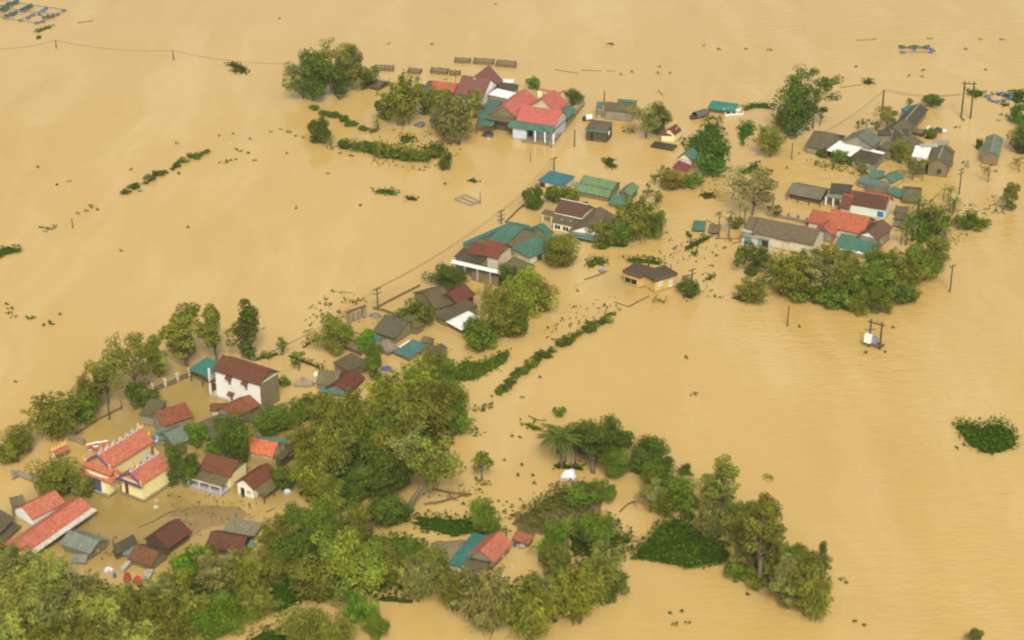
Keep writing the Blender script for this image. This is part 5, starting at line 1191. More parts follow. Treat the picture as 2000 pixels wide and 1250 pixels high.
for a in (
 ('bamboo','grey',1425,1075,80,64,'grey green bamboo squeezed between the tall pointed tree and the bare trunk'),
 ('bamboo','green',1440,1045,74,60,'green bamboo behind the gap of the submerged tree row'),
 ('bamboo','olive',1518,1145,96,58,'olive bamboo just inside the end clump of the submerged tree row'),
 ('broad','green',1500,1095,60,60,'green crown in the middle of the submerged tree row'),
 ('slim','green',1555,1165,96,50,'green slim tree on the far side of the end clump'),
 ('bamboo','green',1535,1125,70,52,'green bamboo between the bare trunk and the end clump, far side'),
 ('bush','green',1440,1128,34,50,'green scrub at the water corner of the grass bank'),
 ('bush','olive',1475,1148,36,50,'olive scrub round the bare trunk foot'),
 ('broad','green',1330,985,52,60,'green shrubby tree between the dark hedge tip and tall pointed tree'),
 ('bush','green',1352,1010,34,52,'green scrub beside the tall pointed tree'),
 ('broad','dark',1205,895,50,52,'dark tree joining the palm group to the dark hedge'),
 ('broad','dark',1270,900,50,50,'dark tree on the far side of the dark hedge'),
 ('bush','green',1130,985,32,56,'green scrub along the top edge of the dry mound'),
 ('broad','olive',1085,1130,70,70,'olive tree in the belt below the red brown shed'),
 ('bamboo','grey',1180,1140,86,80,'greyish bamboo at the outer side of the lower belt'),
 ('bush','dark',1195,1160,36,70,'dark scrub hanging over the lower cove at the belt end'),
 ('broad','green',800,1110,62,66,'green tree below the concrete yard'),
 ('broad','olive',840,1130,62,62,'olive tree below the teal lean-to corner'),
 ('broad','green',660,1085,66,66,'green tree between the inlet and the large bright olive tree'),
 ('broad','dark',640,1120,72,76,'dark tree behind the large bright olive tree'),
 ('broad','dark',570,1120,78,80,'dark tree in the hollow beside the inlet grass'),
 ('broad','green',870,770,62,60,'green tree at the top end of the central grove'),
 ('bamboo','olive',845,745,70,64,'olive bamboo nearest the ridge of the ochre brown sheds'),
 ('bamboo','green',900,850,66,56,'green bamboo on the water edge of the central grove'),
 ('broad','olive',770,925,96,90,'olive tree filling the lower middle of the central grove'),
 ('bush','green',930,660,40,58,'green scrub beside the brilliant white sheet'),
 ('bush','green',1010,590,40,56,'green scrub inside the middle grove'),
 ('bush','olive',1180,470,34,52,'olive scrub behind the teal lean-to of the taupe wing'),
 ('bush','green',1590,590,40,70,'green scrub along the near water edge of the right island'),
 ('bush','green',1640,600,38,66,'green scrub at the near water edge, towards the tip of the right island'),
 ('bush','dark',1755,590,38,64,'dark scrub on the water edge of the right island grove'),
 ): tree(*a)
F('o')
for lb, pts in (('weed scraps along the lane by the raft hut', [(1285,490),(1340,470),(1400,440),(1420,470),(1380,510),(1320,520)]), ('weed scraps round the thick dark pole', [(1320,560),(1370,545),(1400,540),(1390,580),(1330,590)]), ('weed scraps below the middle grove', [(1060,640),(1110,600),(1200,580),(1220,600),(1130,650),(1060,680)]),
   ('weed scraps behind the court house wall', [(600,600),(660,570),(720,580),(700,610),(640,640),(600,640)]), ('weed scraps before the far island bamboo', [(740,255),(840,250),(900,285),(880,330),(800,335),(720,320)]), ('weed scraps in the channel beside the lush bush', [(1395,330),(1430,320),(1440,380),(1400,400),(1380,360)]),
   ('weed scraps in the bay below the leaning tree', [(820,960),(920,940),(1000,980),(1010,1020),(940,1005),(850,985)]), ('weed scraps above the dry mound', [(985,1010),(1040,965),(1090,935),(1080,950),(1040,985),(1000,1020)]), ('weed scraps off the right island tip', [(1860,400),(1960,380),(1990,340),(1960,420),(1880,470),(1850,500)]), ('weed scraps round the far right hamlet garden', [(1560,300),(1640,330),(1760,345),(1780,370),(1660,345),(1580,330)])):
    MP('weed_scum', 'water weed', lb, 'weed', pts, .2, .85, .5, core=False, kind_='stuff')
# the leaning tree
q = at((788, 1002)); q2 = at((838, 930), 4.2); o = empty('leaning_tree', q, 'large leaning tree with a slanting trunk over the flooded bank', 'tree'); m_ = mpp((830, 930))
mb = MB(); tpv = q2-q; mb.tube([Vector((0, 0, -.5)), tpv*.35+Vector((0, 0, -.1)), tpv*.7, tpv], .42, .26, 8)
rg = np.random.default_rng(5); Cn = []
for k in range(30):
    d = unit(rg.normal(size=(1, 3)))[0]; Cn.append(np.array(tpv)+d*rg.uniform(.4, .95)*np.array([4.6, 3.6, 3.6])+np.array([.5, .4, 2.6]))
for k in range(0, 30, 3): mb.tube([tpv*.95, (tpv+Vector(Cn[k]))*.5+Vector((0, 0, .3)), Vector(Cn[k])], .13, .03, 5)
mb.build('trunk', BARK, parent=o); me = leafmesh('crown', *clumps(rg, np.array(Cn), 1.25*rg.uniform(.7, 1.25, 30), 130, .4), LEAF['olive']); c = bpy.data.objects.new('crown', me); C.objects.link(c); c.parent = o

# ================================================================== WEED MATS, HEDGES, BANKS
F('o')

MP('weed_mat','water weed','green floating weed bank behind the lush bush along the village channel','lush',[(1375,235),(1385,228),(1410,230),(1408,245),(1422,262),(1418,278),(1410,300),(1408,330),(1385,335),(1365,320),(1325,278),(1330,270),(1360,265),(1370,250)],.5,9)
MP('weed_mat','water weed','green floating weed strip on the far side of the village channel','lush',[(1440,248),(1455,235),(1468,238),(1478,250),(1468,265),(1455,275),(1450,290),(1444,285),(1440,265)],.4,8)
MP('weed_mat','water weed','narrow green weed tongue above the grey wide open tree','lush',[(1440,340),(1460,325),(1485,315),(1484,325),(1472,338),(1450,345)],.4,9)
MP('weed_mat','water weed','arched green weed bank beyond the teal boat shed','lush',[(1442,215),(1455,205),(1475,201),(1505,202),(1518,208),(1508,214),(1480,211),(1462,214),(1448,220)],.4,9)
MP('weed_mat','water weed','green weed raft between the channel pole and the dark hut','weed',[(1170,314),(1183,307),(1206,310),(1195,318),(1210,330),(1190,332)],.4,8)
MP('weed_mat','water weed','hooked weed trail at the foot of the grey wide open tree','weed',[(1362,380),(1378,375),(1392,382),(1398,372),(1392,390),(1372,390)],.4,8)
MP('weed_mat','water weed','weed patch by the raft hut path','weed',[(1325,490),(1345,475),(1375,462),(1402,455),(1388,468),(1360,482),(1338,494)],.5,6)
MP('weed_mat','water weed','small weed clump under the raft hut','weed',[(1350,495),(1362,488),(1360,502)],.4,8)
MP('weed_mat','water weed','round weed clump beside the raft hut','weed',[(1340,460),(1350,455),(1352,463),(1343,465)],.4,8)
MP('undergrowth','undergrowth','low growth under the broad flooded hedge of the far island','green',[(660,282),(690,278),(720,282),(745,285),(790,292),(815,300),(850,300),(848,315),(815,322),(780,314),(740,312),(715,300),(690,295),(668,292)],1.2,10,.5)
MP('weed_mat','water weed','weed bank at the far island yard edge','weed',[(815,285),(850,278),(875,290),(870,312),(850,312),(830,300)],.6,9)
MP('weed_mat','water weed','flat weed scum between the hedge and the bamboo','weed',[(780,262),(815,265),(805,280),(790,282),(775,275)],.25,5)
for k, (x, y) in enumerate(((645,287),(692,296),(738,306),(758,304),(800,312),(734,256))):
    tree('banana', 'yellow' if k % 2 else 'olive', x, y, 24+3*(k % 3), 30, ('banana plant at the spit end of the broad flooded hedge','second banana plant along the broad flooded hedge from its spit end','banana plant in the middle of the broad flooded hedge','yellow banana plant just past the middle of the broad flooded hedge','banana plant at the house end of the broad flooded hedge','banana plant in the gap at the end of the flooded hedge line')[k])
tree('bush','dark',872,330,34,26,'small dark bush off the end of the broad flooded hedge')
MP('weed_scum','water weed','thin weed scum beside the outer end of the tree line','weed',[(420,318),(440,314),(462,312),(440,320)],.2,4,core=False, kind_='stuff')
MP('weed_mat','water weed','dark floating islet of weed in the upper left water','weed',[(436,124),(455,121),(470,126),(484,132),(490,145),(475,147),(450,142),(458,134)],.5,9)
MP('weed_mat','water weed','curving weed streak below the fish cage raft','weed',[(66,60),(80,55),(108,48),(104,53),(85,60),(72,66)],.3,9)
MP('weed_mat','water weed','weed clump below the curving weed streak','weed',[(67,72),(76,69),(82,75),(75,78)],.3,9)
MP('weed_mat','water weed','weed islet at the left frame edge','weed',[(-10,488),(20,480),(50,482),(42,494),(10,502),(-10,508)],.5,8)
MP('weed_mat','water weed','long weed streak in the middle of the large left water','weed',[(724,373),(740,366),(765,370),(783,376),(775,384),(750,380),(730,380)],.4,8)
MP('weed_mat','water weed','weed clump next to the long weed streak','weed',[(790,386),(806,383),(820,388),(812,394),(795,393)],.35,8)
MP('weed_mat','water weed','small weed streak above the pond frame','weed',[(904,352),(922,349),(938,354),(925,358)],.3,8)
MP('grass','grass','mown green bank below the middle grove','green',[(868,745),(890,712),(910,702),(925,710),(950,705),(985,685),(1001,686),(992,708),(960,728),(925,745),(895,750)],.5,12,.45,kind_='stuff',ragged=False)
MP('weed_mat','water weed','dark weed strip beside the olive tree with hanging branches','green',[(1140,515),(1150,504),(1175,503),(1190,512),(1185,522),(1165,518),(1155,528),(1143,526)],.8,8)
MP('weed_mat','water weed','weed bank behind the lone yellow hut','weed',[(1208,505),(1230,501),(1270,504),(1305,515),(1300,522),(1262,516),(1225,515)],.6,8)
MP('weed_mat','water weed','low growth at the foot of the feathery bamboo','green',[(1155,480),(1185,470),(1235,478),(1230,485),(1195,482),(1175,492),(1158,488)],.8,8)
MP('weed_mat','water weed','low growth on the water side of the feathery bamboo','green',[(1250,440),(1280,425),(1298,430),(1290,460),(1255,468)],.8,8)
MP('weed_mat','water weed','weed on the line from the dark pole bush','weed',[(1375,548),(1390,535),(1398,535),(1388,550)],.5,8)
MP('weed_mat','water weed','sprigs below the lone yellow hut','weed',[(1268,605),(1285,585),(1305,578),(1302,590),(1285,600)],.7,5,core=False, kind_='stuff')
MP('bush','bush','large round island bush alone in the open right water','grass',[(1858,832),(1880,826),(1905,830),(1915,836),(1930,828),(1955,828),(1980,842),(1993,862),(1988,876),(1965,886),(1940,893),(1915,886),(1885,868),(1870,845)],1.5,16,.45,ragged=False)
MP('grass','grass','thick grass on the triangular bank before the submerged tree row','grass',[(1225,1095),(1235,1078),(1265,1050),(1285,1022),(1330,1012),(1358,1035),(1395,1055),(1428,1080),(1420,1105),(1380,1112),(1350,1117),(1290,1105)],0.7,16,.45,kind_='stuff',z0=.25,ragged=False)
MP('dry_brush','brush','dry brown brush on the mound above the farmhouse','drygrass',[(1000,1015),(1040,985),(1080,958),(1110,945),(1150,955),(1178,975),(1170,1005),(1130,1015),(1090,1025),(1060,1045),(1020,1040)],.9,13,.45,z0=.2)
MP('grass','grass','rough green bank behind the farmhouse','grass',[(783,1012),(795,1002),(830,1005),(880,1008),(925,1012),(960,1030),(1000,1040),(985,1052),(930,1048),(900,1056),(860,1050),(820,1040),(790,1028)],.8,8,.5,kind_='stuff')
MP('grass','grass','dark green ground under the lower middle trees','grass',[(720,1168),(760,1160),(815,1172),(822,1182),(790,1180),(740,1176)],.6,8,.5,kind_='stuff')
MP('grass','grass','green bank at the concrete yard edge','grass',[(755,1045),(790,1042),(840,1062),(825,1075),(790,1070),(770,1085),(750,1070)],.5,8,.5,kind_='stuff')
MP('grass','grass','dark grass at the muddy inlet','grass',[(505,1140),(540,1120),(590,1130),(610,1160),(560,1210),(520,1195)],.6,7,.5,kind_='stuff')
MP('grass','grass','grass strip at the lower frame edge under the muddy inlet','grass',[(470,1250),(520,1225),(570,1215),(600,1250),(560,1275),(480,1275)],.6,7,.5,kind_='stuff')
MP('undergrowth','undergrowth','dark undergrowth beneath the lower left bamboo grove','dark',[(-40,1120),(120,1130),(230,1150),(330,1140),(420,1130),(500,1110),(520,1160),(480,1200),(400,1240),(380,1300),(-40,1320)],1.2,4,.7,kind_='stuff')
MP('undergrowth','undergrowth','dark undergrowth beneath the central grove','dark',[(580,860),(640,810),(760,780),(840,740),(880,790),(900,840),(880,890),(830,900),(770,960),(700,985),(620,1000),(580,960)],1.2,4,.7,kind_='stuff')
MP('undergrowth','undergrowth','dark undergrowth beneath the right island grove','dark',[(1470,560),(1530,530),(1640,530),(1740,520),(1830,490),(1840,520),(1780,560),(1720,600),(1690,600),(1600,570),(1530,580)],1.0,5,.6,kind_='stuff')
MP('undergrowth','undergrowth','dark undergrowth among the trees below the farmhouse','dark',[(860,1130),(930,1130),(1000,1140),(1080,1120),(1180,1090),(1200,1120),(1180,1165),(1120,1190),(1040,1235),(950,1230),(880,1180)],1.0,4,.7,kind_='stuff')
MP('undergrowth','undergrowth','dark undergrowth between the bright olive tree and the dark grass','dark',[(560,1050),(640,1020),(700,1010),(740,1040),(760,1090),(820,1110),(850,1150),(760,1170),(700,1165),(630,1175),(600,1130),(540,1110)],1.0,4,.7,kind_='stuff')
MP('undergrowth','undergrowth','undergrowth between the dry mound and the grass bank','weed',[(1080,1040),(1150,1000),(1190,1010),(1220,1040),(1250,1060),(1225,1095),(1180,1100),(1100,1100)],.9,5,.6,kind_='stuff')
MP('undergrowth','undergrowth','undergrowth along the submerged tree row','weed',[(1395,1040),(1430,1060),(1470,1090),(1500,1120),(1490,1140),(1450,1125),(1420,1085)],.7,4,.6,kind_='stuff')
MP('undergrowth','undergrowth','undergrowth of the garden behind the mint house','green',[(1760,430),(1790,410),(1850,405),(1875,425),(1850,460),(1800,490),(1765,480)],.8,6,.5,kind_='stuff')
MP('weed_mat','water weed','weed bank with a net at the far right fish rafts','lush',[(1882,174),(1905,174),(1925,180),(1925,188),(1905,195),(1890,186)],.5,8)
MP('weed_mat','water weed','weed bank at the right frame edge beside the blue barrels','lush',[(1930,182),(1960,180),(2010,176),(2010,205),(1985,205),(1960,190)],.5,8)
MP('weed_mat','water weed','weed clump below the blue barrel ring','weed',[(1953,205),(1965,201),(1974,206),(1960,211)],.4,8)
MP('weed_mat','water weed','green islet right of the umbrella crowned tree','lush',[(1682,161),(1690,155),(1705,157),(1709,162),(1700,167),(1686,167)],.6,9)
MP('weed_mat','water weed','weed patch left of the palms','green',[(1015,826),(1030,826),(1060,835),(1062,845),(1040,842)],.9,8)
MP('weed_mat','water weed','weed at the feet of the palms','dark',[(1075,905),(1100,905),(1145,912),(1148,922),(1110,918),(1080,918)],.7,7)
MP('weed_mat','water weed','weed at the foot of the sapling in open water','weed',[(925,935),(945,942),(960,948),(945,950)],.3,4,core=False, kind_='stuff')
MP('weed_scum','water weed','scattered weed along the water edge right of the central grove','weed',[(915,800),(940,795),(968,785),(972,795),(940,805),(920,808)],.5,5,core=False, kind_='stuff')
MP('weed_scum','water weed','scattered weed in the bay above the palms','weed',[(915,850),(940,835),(950,850),(930,860)],.4,3,core=False, kind_='stuff')
MP('weed_mat','water weed','green weed at the tip of the right island by the lone hut path','weed',[(1425,580),(1450,575),(1470,585),(1450,592),(1430,585)],.5,8)
MP('weed_mat','water weed','weed along the garden edge of the far right hamlet','weed',[(1580,315),(1625,318),(1660,328),(1700,338),(1725,345),(1690,345),(1640,335),(1590,322)],.5,5,core=False, kind_='stuff')
MP('weed_mat','water weed','weed below the dark hut trees','weed',[(1215,250),(1240,252),(1238,262),(1218,262)],.3,5,core=False, kind_='stuff')
def bushrow(pts, n, lo, hi, label, group, mats=('green', 'dark', 'weed')):
    rnd = random.Random(len(label)); L = [math.dist(a, b) for a, b in zip(pts, pts[1:])]; T_ = sum(L)
    for k in range(n):
        s = T_*(k+rnd.uniform(-.3, .3)+.5)/n; i = 0
        while i < len(L)-1 and s > L[i]: s -= L[i]; i += 1
        f = s/L[i]; w_ = rnd.uniform(lo, hi); tree('bush', rnd.choice(mats), pts[i][0]+(pts[i+1][0]-pts[i][0])*f+rnd.uniform(-4, 4), pts[i][1]+(pts[i+1][1]-pts[i][1])*f+rnd.uniform(-3, 4), w_*rnd.uniform(.35, .6), w_, label, group)
bushrow([(1045,708),(1080,686),(1110,664),(1150,645),(1203,614)], 14, 13, 30, 'low bush in the hedge row that crosses the flooded path from the lone hut', 'upper hedge row on the flooded path')
bushrow([(972,775),(1000,748),(1022,722),(1048,712)], 9, 15, 30, 'low bush in the hedge row between the central grove and the mown bank', 'lower hedge row on the flooded path')
bushrow([(243,376),(276,360),(300,348),(330,334),(360,316),(385,306),(412,296)], 15, 9, 22, 'bush in the flooded tree line running out into the large left water', 'tree line in the left water', ('dark', 'green', 'dark'))
bushrow([(614,214),(650,228),(690,248),(735,260)], 10, 13, 25, 'bush in the thin flooded hedge below the far island grove', 'thin hedge of the far island')
bushrow([(668,288),(720,292),(760,304),(800,310),(850,310)], 13, 20, 34, 'bush in the broad flooded hedge before the far island bamboo', 'broad hedge of the far island', ('green', 'dark', 'olive'))
# hedge lines that ring the flooded courts
for lb, pts, hh in (('thin hedge line from the two storey house to the sapling corner', [(490,706),(520,697),(552,690)], .6), ('thin hedge line along the court right of the sapling corner', [(552,690),(590,706),(640,725)], .6), ('thin hedge line by the round full olive tree', [(588,684),(606,668),(620,660)], .6)):
    W = []
    for x, y in pts: W.append((x, y-3))
    for x, y in pts[::-1]: W.append((x, y+3))
    MP('hedge', 'hedge', lb, 'dark', W, hh, 14, .4)
# drifting tufts
G1 = 'small weed tufts drifting on the open flood'
TL = 'small dark tuft of weed drifting alone on the brown flood'
for x, y, w_ in ((30,747,8),(545,37,5),(968,9,5),(759,86,7),(843,87,11),(1376,89,11),(1404,97,12),(1457,96,10),(1503,98,12),(1192,87,17),(1287,131,9),(1283,144,12),(1307,143,7),(1214,146,8),(1235,141,7),(1816,76,13),(1887,97,9),(1957,78,11),(1915,77,7),(1803,138,10),(1775,149,6),(1800,150,10),(1672,131,9),(1925,137,6),(1355,771,20),(346,281,10),(349,340,8),(73,327,8),(135,355,10),(256,332,7),(111,362,5),(704,402,6),(579,407,5),(236,490,8),(367,445,5),(86,637,9),(98,630,7),(14,595,10),(20,604,14),(18,612,16),(28,619,14),(60,621,26),(100,634,10),(80,445,14),(98,447,22),(105,442,12),(88,453,10),(171,412,12),(182,406,12),(178,402,10),(190,410,9),(152,418,8),(240,378,16),(252,366,14),(278,360,14),(275,374,10),(262,370,10),(428,266,6),(455,262,5),(488,272,5),(470,296,12),(462,292,8),(485,300,8),(497,314,8),(528,258,9),(564,259,14),(580,266,10),(592,269,8),(550,253,9),(648,292,9),(665,300,10),(685,305,14),(1395,580,10),(1408,581,9),(1127,569,9),(1180,598,9),(1055,738,9),(985,760,8),(1020,778,8),(943,803,10),(1645,1132,14),(1652,1140,9),(1670,1215,10),(1688,1222,8),(1320,1222,20),(1342,1218,14),(1310,1198,10),(1332,1195,10),(1460,1162,8),(1885,870,14),(1868,876,9),(1340,700,6),(640,595,16),(650,570,14),(638,585,10),(690,590,16),(700,588,12),(660,612,14),(645,622,12),(1108,840,8),(1120,852,8),(1130,1000,12),(1015,855,10),(1000,853,8),(960,905,6),(985,900,5),(1020,910,5),(1012,930,5),(1045,945,8),(1040,930,6),(905,985,10),(925,998,12),(935,1010,14),(965,995,12),(985,1000,10),(978,1015,12),(1000,990,10),(1340,975,8),(1350,930,10),(1348,1040,8),(1745,640,8),(1690,690,7),(1728,688,8),(1560,300,5),(1508,335,9),(1535,330,10),(1420,330,8),(1405,345,9),(1300,455,12),(1310,470,10),(1318,485,10),(1425,470,9),(1400,500,9),(1415,485,8),(1390,520,10),(1265,520,8),(1345,455,6),(1190,215,9),(1205,220,8),(1660,300,5),(1845,285,8),(1855,290,6),(1870,250,14),(1880,235,10),(1938,185,9),(1955,225,10),(1965,228,8),(1950,235,8),(1970,235,8),(1880,318,7),(1940,385,8),(1980,320,12),(1960,405,10),(1945,412,9),(1545,520,8),(1560,640,6),(960,775,6),(1120,600,6),(1510,215,6),(1525,290,10),(870,360,6),(560,300,6),(118,615,6),(640,340,6)):
    tuft(x, y, w_, TL, G1)

# ================================================================== POLES AND WIRES
tA = pole(110,94,15,'short far pole in the upper left water below the weed streak'); tB = pole(339,118,19,'far pole in the upper left water beside the weed islet'); tC = pole(573,147,22,'far pole at the open end of the far island grove')
wires('wire sagging between the far poles of the upper left water', [at((-40,92),2.5), tA, tB, tC], .9, 1)
pole(1180,206,28,'dark pole rising behind the grey roofed house'); pole(1122,287,33,'plain pole in the channel beside the pink hipped house'); t1 = pole(1082,334,26,'pole in the water above the blue tin shed', 1)
pole(1036,316,18,'thin leaning stick pole below the pink hipped house', r=.07); pole(1546,311,31,'bare pole in the water left of the grey barn', r=.11); tD = pole(1723,217,40,'dark pole with a pale cuff behind the far right hamlet', 0, .2)
pole(1873,380,50,'crossarm pole between the thatched shed and the lone green roof house', 2); pole(1855,572,54,'single pole with cap off the right island grove', 1); pole(1538,638,42,'slim bare pole in the water below the right island', 0, .11)
t2 = pole(979,438,27,'pole with crossarms behind the teal pyramid roof', 3); pole(1309,548,32,'slim pole against the lone yellow hut', 0, .11); pole(1336,582,42,'thick dark pole in the bush below the lone yellow hut', 0, .2)
t5 = pole(1351,556,31,'crossarm pole behind the thick dark pole', 2); pole(1510,402,24,'short pole behind the taupe roof', 0, .12); t3 = pole(738,606,44,'crossarm pole at the wall corner of the court house', 2)
pole(214,820,54,'street lamp pole in the temple yard water', 0, .12); pole(238,800,20,'thin gate stake next to the street lamp pole', 0, .08); pole(938,399,24,'thin pole at the pond frame', 0, .07); pole(224,1085,34,'bent lamp post beside the steel grey shed', 0, .1)
pole(984,195,30,'thin rod behind the white sheet roof shed', 0, .06); pole(1100,250,22,'white stick pole before the pink hipped house', 0, .06)
pole(890,170,24,'thin mast rising behind the orange red outhouse roof', 0, .06); pole(732,137,10,'thin stake at the first fish pen', 0, .06); pole(142,446,20,'single dark stake in the large left water', 0, .1)
wires('pair of wires running down the village behind the teal pyramid roof', [t1, t2, t3, at((520,690),3)], .9, 2); wires('wire from the dark pole towards the open right water', [at((1600,262),3), tD, at((1880,183),5)], .8, 2)
def hpole(label, a, ha, b, hb, box=False):
    A, B = at(a), at(b); o = empty('double_pole', A, label, 'pole'); u = (B-A).normalized(); L = (B-A).length; H = (ha*mpp(a)+hb*mpp(b))/2/.9
    for v in (Vector((0, 0, 0)), B-A): mb = MB(); mb.tube([v-Z*.8, v+Z*H], .2, .15, 7); mb.build('post', POLE, parent=o)
    n = Vector((-u.y, u.x, 0)); mb = MB(); mb.box((B-A)/2, u, n, L/2+.5, .08, H-.55, H-.35); mb.build('crossarm', POLE, parent=o)
    for k in range(3): mb = MB(); v = (B-A)*(k/2); mb.tube([v+n*.2+Z*(H-.34), v+n*.2+Z*(H+.1)], .07, .05, 6); mb.build('insulator', DARKW, parent=o)
    if box:
        mb = MB(); mb.box((B-A)/2, u, n, L/2+.6, .45, .75, .95); mb.build('platform', WOOD, parent=o)
        mb = MB(); mb.box((B-A)*.0-n*.55, u, n, .55, .35, 1.0, 2.4); mb.build('meter_cabinet', WHITE, parent=o)
        mb = MB(); mb.box((B-A)*.45, u, n, .5, .4, .96, 1.9); mb.tube([(B-A)*.4+Z*1.9, (B-A)*.4+Z*2.3], .08, .06); mb.tube([(B-A)*.55+Z*1.9, (B-A)*.55+Z*2.3], .08, .06); mb.build('transformer', plain('blue_grey_metal', (.22, .25, .33), .5, .2), parent=o)
        for z in (H*.62, .6): mb = MB(); mb.box(Vector((0, 0, 0)), (u+n).normalized(), (n-u).normalized(), .9, .06, z, z+.12); mb.build('brace', POLE, parent=o)
hpole('tall double pole with a top crossarm in the far right water', (1877,231), 69, (1895,232), 68)
hpole('double pole carrying a transformer and white cabinet in the open right water', (1697,677), 51, (1718,683), 56, True)
F('o')

# ================================================================== FISH PENS, RAFTS, BOATS
F('c')
for lb, c in (('fish pen, first of the far row of three behind the mauve roof', [(430,178),(575,188),(565,218),(422,210)]), ('fish pen in the middle of the far row behind the mauve roof', [(610,182),(795,195),(785,232),(597,220)]), ('fish pen at the house end of the far row, largest of the three', [(828,200),(1003,215),(1000,258),(808,245)]),
              ('fish pen of the near row next to the mauve roof ridge', [(210,272),(368,285),(352,322),(193,310)]), ('fish pen half hidden behind the mauve roof', [(385,300),(480,305),(470,330),(375,330)]), ('fish pen over the bamboo in the near row', [(0,275),(118,290),(95,320),(-20,312)])): pen(lb, c)
F('b'); pen('fish pen at the grove end of the near row', [(975,340),(1125,345),(1118,378),(975,368)])
stick('low drowned pen rail between the near pens and the outhouse', [(1525,435),(1560,432),(1558,442),(1525,442)], .08)
h = House('shed', 'small dark brown shed between the far island grove and the big bamboo', 'shed', ref=(960, 515)); h.gable((905,492),(1000,512),(940,430), hw=25, pitch=22, roof=roofmat(K, (.16,.12,.09), .6), wall=DARKW)
F('a')
raft('fish cage raft with blue barrels and green nets in the upper left corner', (250,120), [((-30,8),(500,84)),((-60,60),(440,118)),((-80,125),(285,185)),((500,84),(285,185)),((352,70),(155,162)),((225,45),(20,145)),((110,25),(-60,110))], [(488,86),(440,117),(325,171),(282,181),(352,70),(327,91),(300,114),(250,122),(218,143),(155,161),(175,95),(100,120),(40,140),(30,92),(80,50)], nets=[((165,95),(240,52),1.0),((40,138),(130,104),.9),((320,146),(415,132),1.1),((5,70),(140,20),1.3),((10,95),(60,70),1.2)])
F('o')
raft('small blue barrel raft with a heaped net in the far right water', (1790,98), [((1755,95),(1822,96)),((1758,104),(1824,103))], [(1763,104),(1786,100),(1812,96),(1818,103),(1822,100)], nets=[((1755,95),(1815,95),.7)])
raft('ring of blue barrels among weed at the right frame edge', (1940,195), [((1926,190),(1938,200)),((1938,200),(1955,200)),((1955,200),(1972,194)),((1926,190),(1955,183)),((1955,183),(1980,188))], [(1928,190),(1933,196),(1942,200),(1948,200),(1960,198),(1972,193),(1974,189),(1960,184),(1956,186)], name='barrel_raft')
h = House('boat_shed', 'teal tarpaulin boat shed raft beside the white jetty on the channel', 'raft', ref=(1400, 215)); F('d')
h.shed((1352,440), (1606,472), (1560,385), z=.9, rise=.5, roof=roofmat(K, (.04,.25,.2), .4), wall=DARKW); F('d')
wallline('white railed jetty beside the teal boat shed', [(1505,490),(1665,476)], .75, .05, WHITE, 5, .3, 'jetty_rail', 'railing', WHITE, .07)
wallline('white railed jetty edge nearest the weed bank', [(1520,522),(1688,512)], .6, .05, WHITE, 4, .3, 'jetty_rail', 'railing', WHITE, .07)
def boat(label, a, b, wd, canopy=None, mat=DARKW):
    A, B = at(px(a)), at(px(b)); L = (B-A).length; u = (B-A).normalized(); n = Vector((-u.y, u.x, 0)); o = empty('boat', A, label, 'boat'); mb = MB(); prev = None
    for k in range(9):
        t = k/8; hw = wd*(.25+.75*math.sin(math.pi*min(1, max(0, .12+.8*t)))); c = u*L*t; row = [c-n*hw+Z*(.55+.25*(2*t-1)**2), c-n*hw*.6-Z*.1, c+n*hw*.6-Z*.1, c+n*hw+Z*(.55+.25*(2*t-1)**2), c+n*hw*.85+Z*.5, c-n*hw*.85+Z*.5]
        if prev:
            for i in range(6): mb.face([prev[i], prev[(i+1) % 6], row[(i+1) % 6], row[i]])
        else: mb.face(row)
        prev = row
    mb.face(prev); fixnormals(mb.build('hull', mat, parent=o))
    if canopy:
        mb = MB(); prev = None
        for k in range(5):
            c = u*L*(.2+.65*k/4); row = [c+n*wd*.95*math.cos(x)+Z*(.45+wd*1.0*math.sin(x)) for x in np.linspace(0, math.pi, 7)]
            if prev:
                for i in range(6): mb.face([prev[i], prev[i+1], row[i+1], row[i]])
            prev = row
        mb.build('canopy', canopy, parent=o)
    return o
boat('houseboat with a dark barrel canopy by the teal boat shed', (1200,548), (1360,500), 1.0, plain('canopy_grey', (.12,.11,.105), .7, .4))
boat('small boat under a white cover moored by the grey roofed house', (185,560), (275,545), .8, TARP)
heap('grey plastic sheet floating by the bamboo of the far island', (100,800), 1, 1, GREYTARP) if False else None
F('b'); heap('dark grey tarpaulin hump afloat beside the teal tin shed', (1335,818), 90, 38, GREYTARP, seed=4)
F('c'); heap('black tarpaulin heap afloat before the green awnings', (740,895), 110, 45, plain('black_tarp', (.035,.035,.03), .5, .3), seed=5); heap('small white bag beside the black tarpaulin heap', (737,918), 26, 18, TARP, 'bag', 'bag', 6)
F('f'); heap('grey crumpled tarpaulin on the porch of the dark gabled house', (545,650), 75, 45, TARP, seed=7); heap('black crumpled tarpaulin in the middle of the porch heap', (625,668), 90, 50, plain('black_tarp', (.035,.035,.03), .5, .3), seed=8); heap('white crumpled tarpaulin at the water end of the porch heap', (695,672), 50, 38, TARP, seed=9)
F('m'); heap('white tarpaulin bundle beside the lean-to of the white gabled house', (1165,1005), 95, 50, TARP, seed=10); heap('second white tarpaulin bundle, lower beside the first', (1255,1040), 100, 52, TARP, seed=11); heap('white bag by the green door near the grove', (1385,975), 80, 32, TARP, 'bag', 'bag', 12); heap('blue sheet behind the brown roof with the lavender porch', (560,608), 80, 55, plain('blue_sheet', (.12,.22,.5), .5, .2), seed=13)
F('q'); heap('white tarpaulin dome at the foot of the coconut palm', (735,605), 115, 62, TARP, seed=14); heap('white bag lying on the grass bank', (1287,1056), 30, 18, TARP, 'bag', 'bag', 15); heap('white bucket shape behind the farmhouse', (180,975), 34, 28, TARP, 'bag', 'bag', 16)
